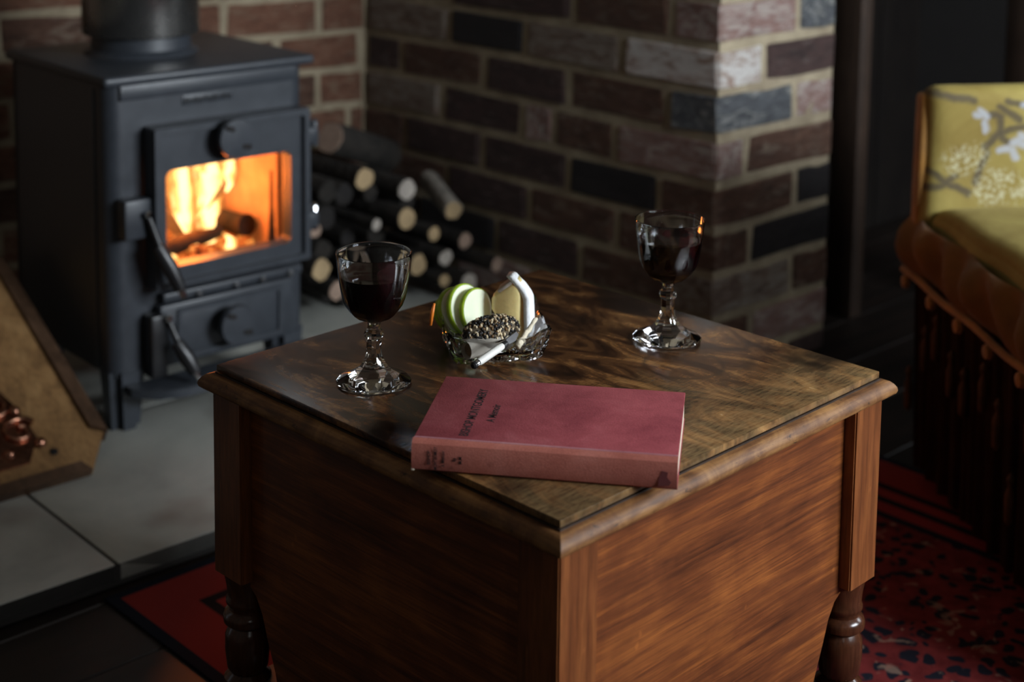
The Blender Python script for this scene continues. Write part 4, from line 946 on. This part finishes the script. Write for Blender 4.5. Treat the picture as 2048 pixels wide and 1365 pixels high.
def apple(x, y, yw, r, tilt, lab, hgt):
    base = onz(x, y, DZ + .001)
    a_ = thing('apple_slice', lab, 'apple slice', (base.x, base.y, DZ), 0, 'apple slices fanned in the dish')
    a_.rotation_euler = (0, tilt, yw)
    # local: disc normal along +x, standing on its edge
    M = Matrix.Translation((0, 0, hgt)) @ Matrix.Rotation(PI / 2, 4, 'Y')
    asym = lambda a, i: 1 + .04 * math.sin(2 * a + .6) + .03 * math.cos(3 * a)
    link('flesh', lathe([(r * .35, 0.0034), (r * .93, 0.0033), (r * .955, 0.0022), (r * .955, -.0022), (r * .8, -.0026)], 36, M=M, mod=asym), FLESH, a_)
    bm = bmesh.new(); R_ = addlathe(bm, [(r * .953, 0.0031), (r * .99, 0.0022), (r * 1.0, 0.0), (r * .985, -.0024), (r * .94, -.0029), (r * .953, 0.0)], 36, M=M, mod=asym, caps=(False, False))
    for k in range(36): bm.faces.new((R_[-1][k], R_[-1][(k + 1) % 36], R_[0][(k + 1) % 36], R_[0][k]))
    link('skin', fin(bm, auto=50), SKIN, a_)
YW = math.radians(-36)
apple(974, 670, YW, .0245, math.radians(-9), 'frontmost apple slice with its round white face showing, beside the seeded roll', .0245)
apple(953, 668, YW, .0262, math.radians(-11), 'tallest green-skinned apple slice, second of the fan in the dish', .0262)
apple(934, 665, YW - .1, .0235, math.radians(-13), 'thin apple slice third in the fan, half hidden by its neighbours', .0235)
apple(920, 663, YW - .15, .0185, math.radians(-16), 'smallest apple slice at the left end of the fan in the dish', .0185)
# soft cheese wedge with white rind
PASTE = plain('brie_paste', (0.74, 0.56, 0.24), 0.35, 0, (50, .3, .004), 0.14, 40, Subsurface_Weight=0.2)
RIND = plain('brie_rind', (0.90, 0.91, 0.92), 0.8, 0, (90, .6, .003), 0.1, 60)
HOLLOW_SHADE = plain('brie_hollow_shade', (0.30, 0.25, 0.21), 0.85, 0, (90, .6, .003), 0.3, 60)  # shade colour for the hollow between paste and rind
cb_ = onz(1022, 668, DZ)
cz = thing('cheese_wedge', 'wedge of soft yellow cheese with white rind standing at the back of the dish', 'cheese', (cb_.x, cb_.y, DZ), math.radians(-8))
bm = bmesh.new()
secs = [(.0, .0150, .011), (.010, .0155, .012), (.022, .0150, .0125), (.036, .0165, .0115), (.046, .0155, .0095), (.0505, .013, .007)]
rr = []
for z_, a_, b_ in secs:
    ring = []
    for k in range(20):
        an = 2 * PI * k / 20; sx_ = math.copysign(abs(math.cos(an)) ** .6, math.cos(an)); sy_ = math.copysign(abs(math.sin(an)) ** .6, math.sin(an))
        ring.append(bm.verts.new((a_ * sx_ + .010 - z_ * .14 + random.uniform(-.0006, .0006), b_ * sy_ + z_ * .1, z_ + (.010 * sx_ * (z_ > .03)) + random.uniform(-.0007, .0007))))
    rr.append(ring)
for a_, b_ in zip(rr, rr[1:]):
    for k in range(20): bm.faces.new((a_[k], a_[(k + 1) % 20], b_[(k + 1) % 20], b_[k]))
bm.faces.new(list(reversed(rr[0]))); bm.faces.new(rr[-1])
link('paste', fin(bm, smooth=True), PASTE, cz)
bm = bmesh.new(); cols = []
for k in range(15):                           # rind: thick curved sheet on the right side, curling over the top
    t_ = k / 14; z_ = .002 + .060 * t_; x_ = .030 - .004 * t_ - .018 * max(0, t_ - .62) ** 1.5 * 4
    row = [bm.verts.new((x_ + dx, dy * (1 - .35 * t_) + z_ * .1, z_ + random.uniform(-.0005, .0005))) for dx, dy in ((-.0055, -.0138), (.001, -.0145), (.0035, -.004), (.0035, .006), (0, .013), (-.0045, .012), (-.0050, 0))]
    cols.append(row)
for a_, b_ in zip(cols, cols[1:]):
    for k in range(7): bm.faces.new((a_[k], a_[(k + 1) % 7], b_[(k + 1) % 7], b_[k]))
bm.faces.new(list(reversed(cols[0]))); bm.faces.new(cols[-1]); link('rind', fin(bm, smooth=True), RIND, cz)
bm = bmesh.new(); addbox(bm, -.011, .009, -.009, .011, -.0020, .0020, .0012, 2, Matrix.Translation((.004, .0055, .0515)) @ Matrix.Rotation(math.radians(-38), 4, 'Y')); link('top_shade', fin(bm, smooth=True), HOLLOW_SHADE, cz)  # grey slab stands in for the shadow at the top of the wedge
# seed-crusted roll
S0, S1 = onz(946, 676, DZ + .020), onz(1052, 652, DZ + .020)
rl = thing('seeded_roll', 'short roll crusted in black and cream seeds across the middle of the dish', 'seeded roll', (S0 + S1) / 2, math.atan2((S1 - S0).y, (S1 - S0).x))
hl = (S1 - S0).length / 2
bm = bmesh.new(); bmesh.ops.create_icosphere(bm, subdivisions=3, radius=1)
for v in bm.verts:
    c = v.co; c.x = math.copysign(abs(c.x) ** .8, c.x) * hl; c.y *= .0142; c.z *= .0142
link('core', fin(bm, smooth=True), plain('roll_core', (0.10, 0.075, 0.045), 0.8), rl)
SD = [plain('seed_black', (0.012, 0.010, 0.009), 0.45), plain('seed_cream', (0.62, 0.50, 0.32), 0.5), plain('seed_brown', (0.16, 0.085, 0.03), 0.5)]
bms = [bmesh.new() for _ in SD]
for k in range(420):
    a = random.uniform(-.4, PI + .4); x_ = random.uniform(-1, 1); rr_ = math.sqrt(max(0.02, 1 - abs(x_) ** 2.5))
    q = Vector((x_ * hl, .0145 * rr_ * math.cos(a), .0145 * rr_ * math.sin(a)))
    M = Matrix.Translation(q) @ Euler((random.random() * 6, random.random() * 6, random.random() * 6)).to_matrix().to_4x4() @ Matrix.Diagonal((.0026, .0016, .0014, 1))
    b_ = bms[random.choices((0, 1, 2), (.55, .28, .17))[0]]
    bmesh.ops.create_icosphere(b_, subdivisions=1, radius=1, matrix=M)
for b_, m_ in zip(bms, SD):
    o = link('seed_crust', fin(b_, smooth=True), m_, rl); o['kind'] = 'stuff'
# rolled grey cracker in front
C0, C1 = onz(950, 704, DZ + .0105), onz(1034, 680, DZ + .0105)
GREY = plain('rolled_wafer_grey', (0.60, 0.56, 0.49), 0.7, 0, (120, .4, .002), 0.2, 50)
rw = thing('rolled_wafer', 'pale grey rolled wafer tube lying in front of the seeded roll', 'wafer', C0, 0)
d = C1 - C0; rw.rotation_mode = 'QUATERNION'; rw.rotation_quaternion = d.to_track_quat('X', 'Z')
def rolltube(L_, r0, r1):
    bm = bmesh.new(); n = 26; rows = []
    for i in range(5):
        x_ = L_ * i / 4; row = []
        for k in range(n + 1):
            a = 2 * PI * 1.12 * k / n; r = r0 * (1 - .22 * k / n)
            row.append(bm.verts.new((x_, r * math.cos(a + .8), r * math.sin(a + .8))))
        rows.append(row)
    for a_, b_ in zip(rows, rows[1:]):
        for k in range(n): bm.faces.new((a_[k], a_[k + 1], b_[k + 1], b_[k]))
    bmesh.ops.solidify(bm, geom=list(bm.faces), thickness=.0014); return fin(bm, auto=50)
link('rolled_sheet', rolltube(d.length, .0098, .007), GREY, rw)
link('filling', lathe([(.0068, .004), (.0068, d.length - .004)], 18, M=Matrix.Rotation(PI / 2, 4, 'Y')), plain('wafer_filling', (0.22, 0.15, 0.08), 0.8), rw)
# small knife resting on the rim
K0, K1 = onz(964, 735, ZF + .026), onz(1046, 676, ZF + .033)
kn = thing('cheese_knife', 'small cheese knife with white handle and black end resting on the dish rim', 'knife', K0, 0)
d = K1 - K0; kn.rotation_mode = 'QUATERNION'; kn.rotation_quaternion = d.to_track_quat('X', 'Z'); Lk = d.length
WH = plain('knife_handle_white', (0.74, 0.73, 0.68), 0.4, 0, None, 0.05); rotX = Matrix.Rotation(PI / 2, 4, 'Y')
link('handle', lathe([(.0032, Lk * .13), (.0037, Lk * .2), (.0037, Lk * .62), (.0032, Lk * .70)], 16, M=rotX), WH, kn)
link('end_cap', lathe([(.0020, 0), (.0035, .0015), (.0036, Lk * .08), (.0032, Lk * .125)], 16, M=rotX), IRON_DK, kn)
link('ferrule', lathe([(.0035, Lk * .055), (.0039, Lk * .06), (.0039, Lk * .10), (.0035, Lk * .105)], 16, M=rotX), CHROME, kn)
link('collar', lathe([(.0034, Lk * .70), (.0037, Lk * .72), (.0030, Lk * .80)], 16, M=rotX), IRON_DK, kn)
link('blade', prism([(Lk * .78, -.0008), (Lk * .80, .0045), (Lk * 1.05, .0055), (Lk * 1.10, .001), (Lk * 1.02, -.0035), (Lk * .8, -.002)], -.0005, .0005), STEEL, kn)
# pale crisp twig leaning on the right rim
T0, T1 = onz(1052, 694, ZF + .020), onz(1090, 634, ZF + .040)
bm = bmesh.new(); addtube(bm, [T0.lerp(T1, t_) + Vector((0, 0, .0012 * math.sin(t_ * 17))) - T0 for t_ in (0, .15, .3, .45, .6, .75, .9, 1)], [.0034, .0038, .0032, .0026, .0028, .0020, .0024, .0014], 9)
tw = link('crisp_breadstick', fin(bm, smooth=True), plain('crisp_pale', (0.72, 0.64, 0.48), 0.7, 0, (150, .6, .003), .12, 90)); tw.location = T0
tag(tw, 'thin knobbly pale breadstick leaning over the right rim of the dish', 'breadstick')
# orange sliver behind the apple
q = onz(880, 655, ZF + .030)
bm = bmesh.new(); addtube(bm, [(0, 0, -.012), (.0015, .001, .0), (.0035, .002, .010)], [.0014, .0019, .0012], 9)
ca = link('orange_sliver', fin(bm, smooth=True), plain('sliver_orange', (0.75, 0.20, 0.02), 0.45, 0, None, .1)); ca.location = q + Vector((-.001, 0, .012))
tag(ca, 'tiny orange sliver tucked at the left end of the apple slices', 'carrot')
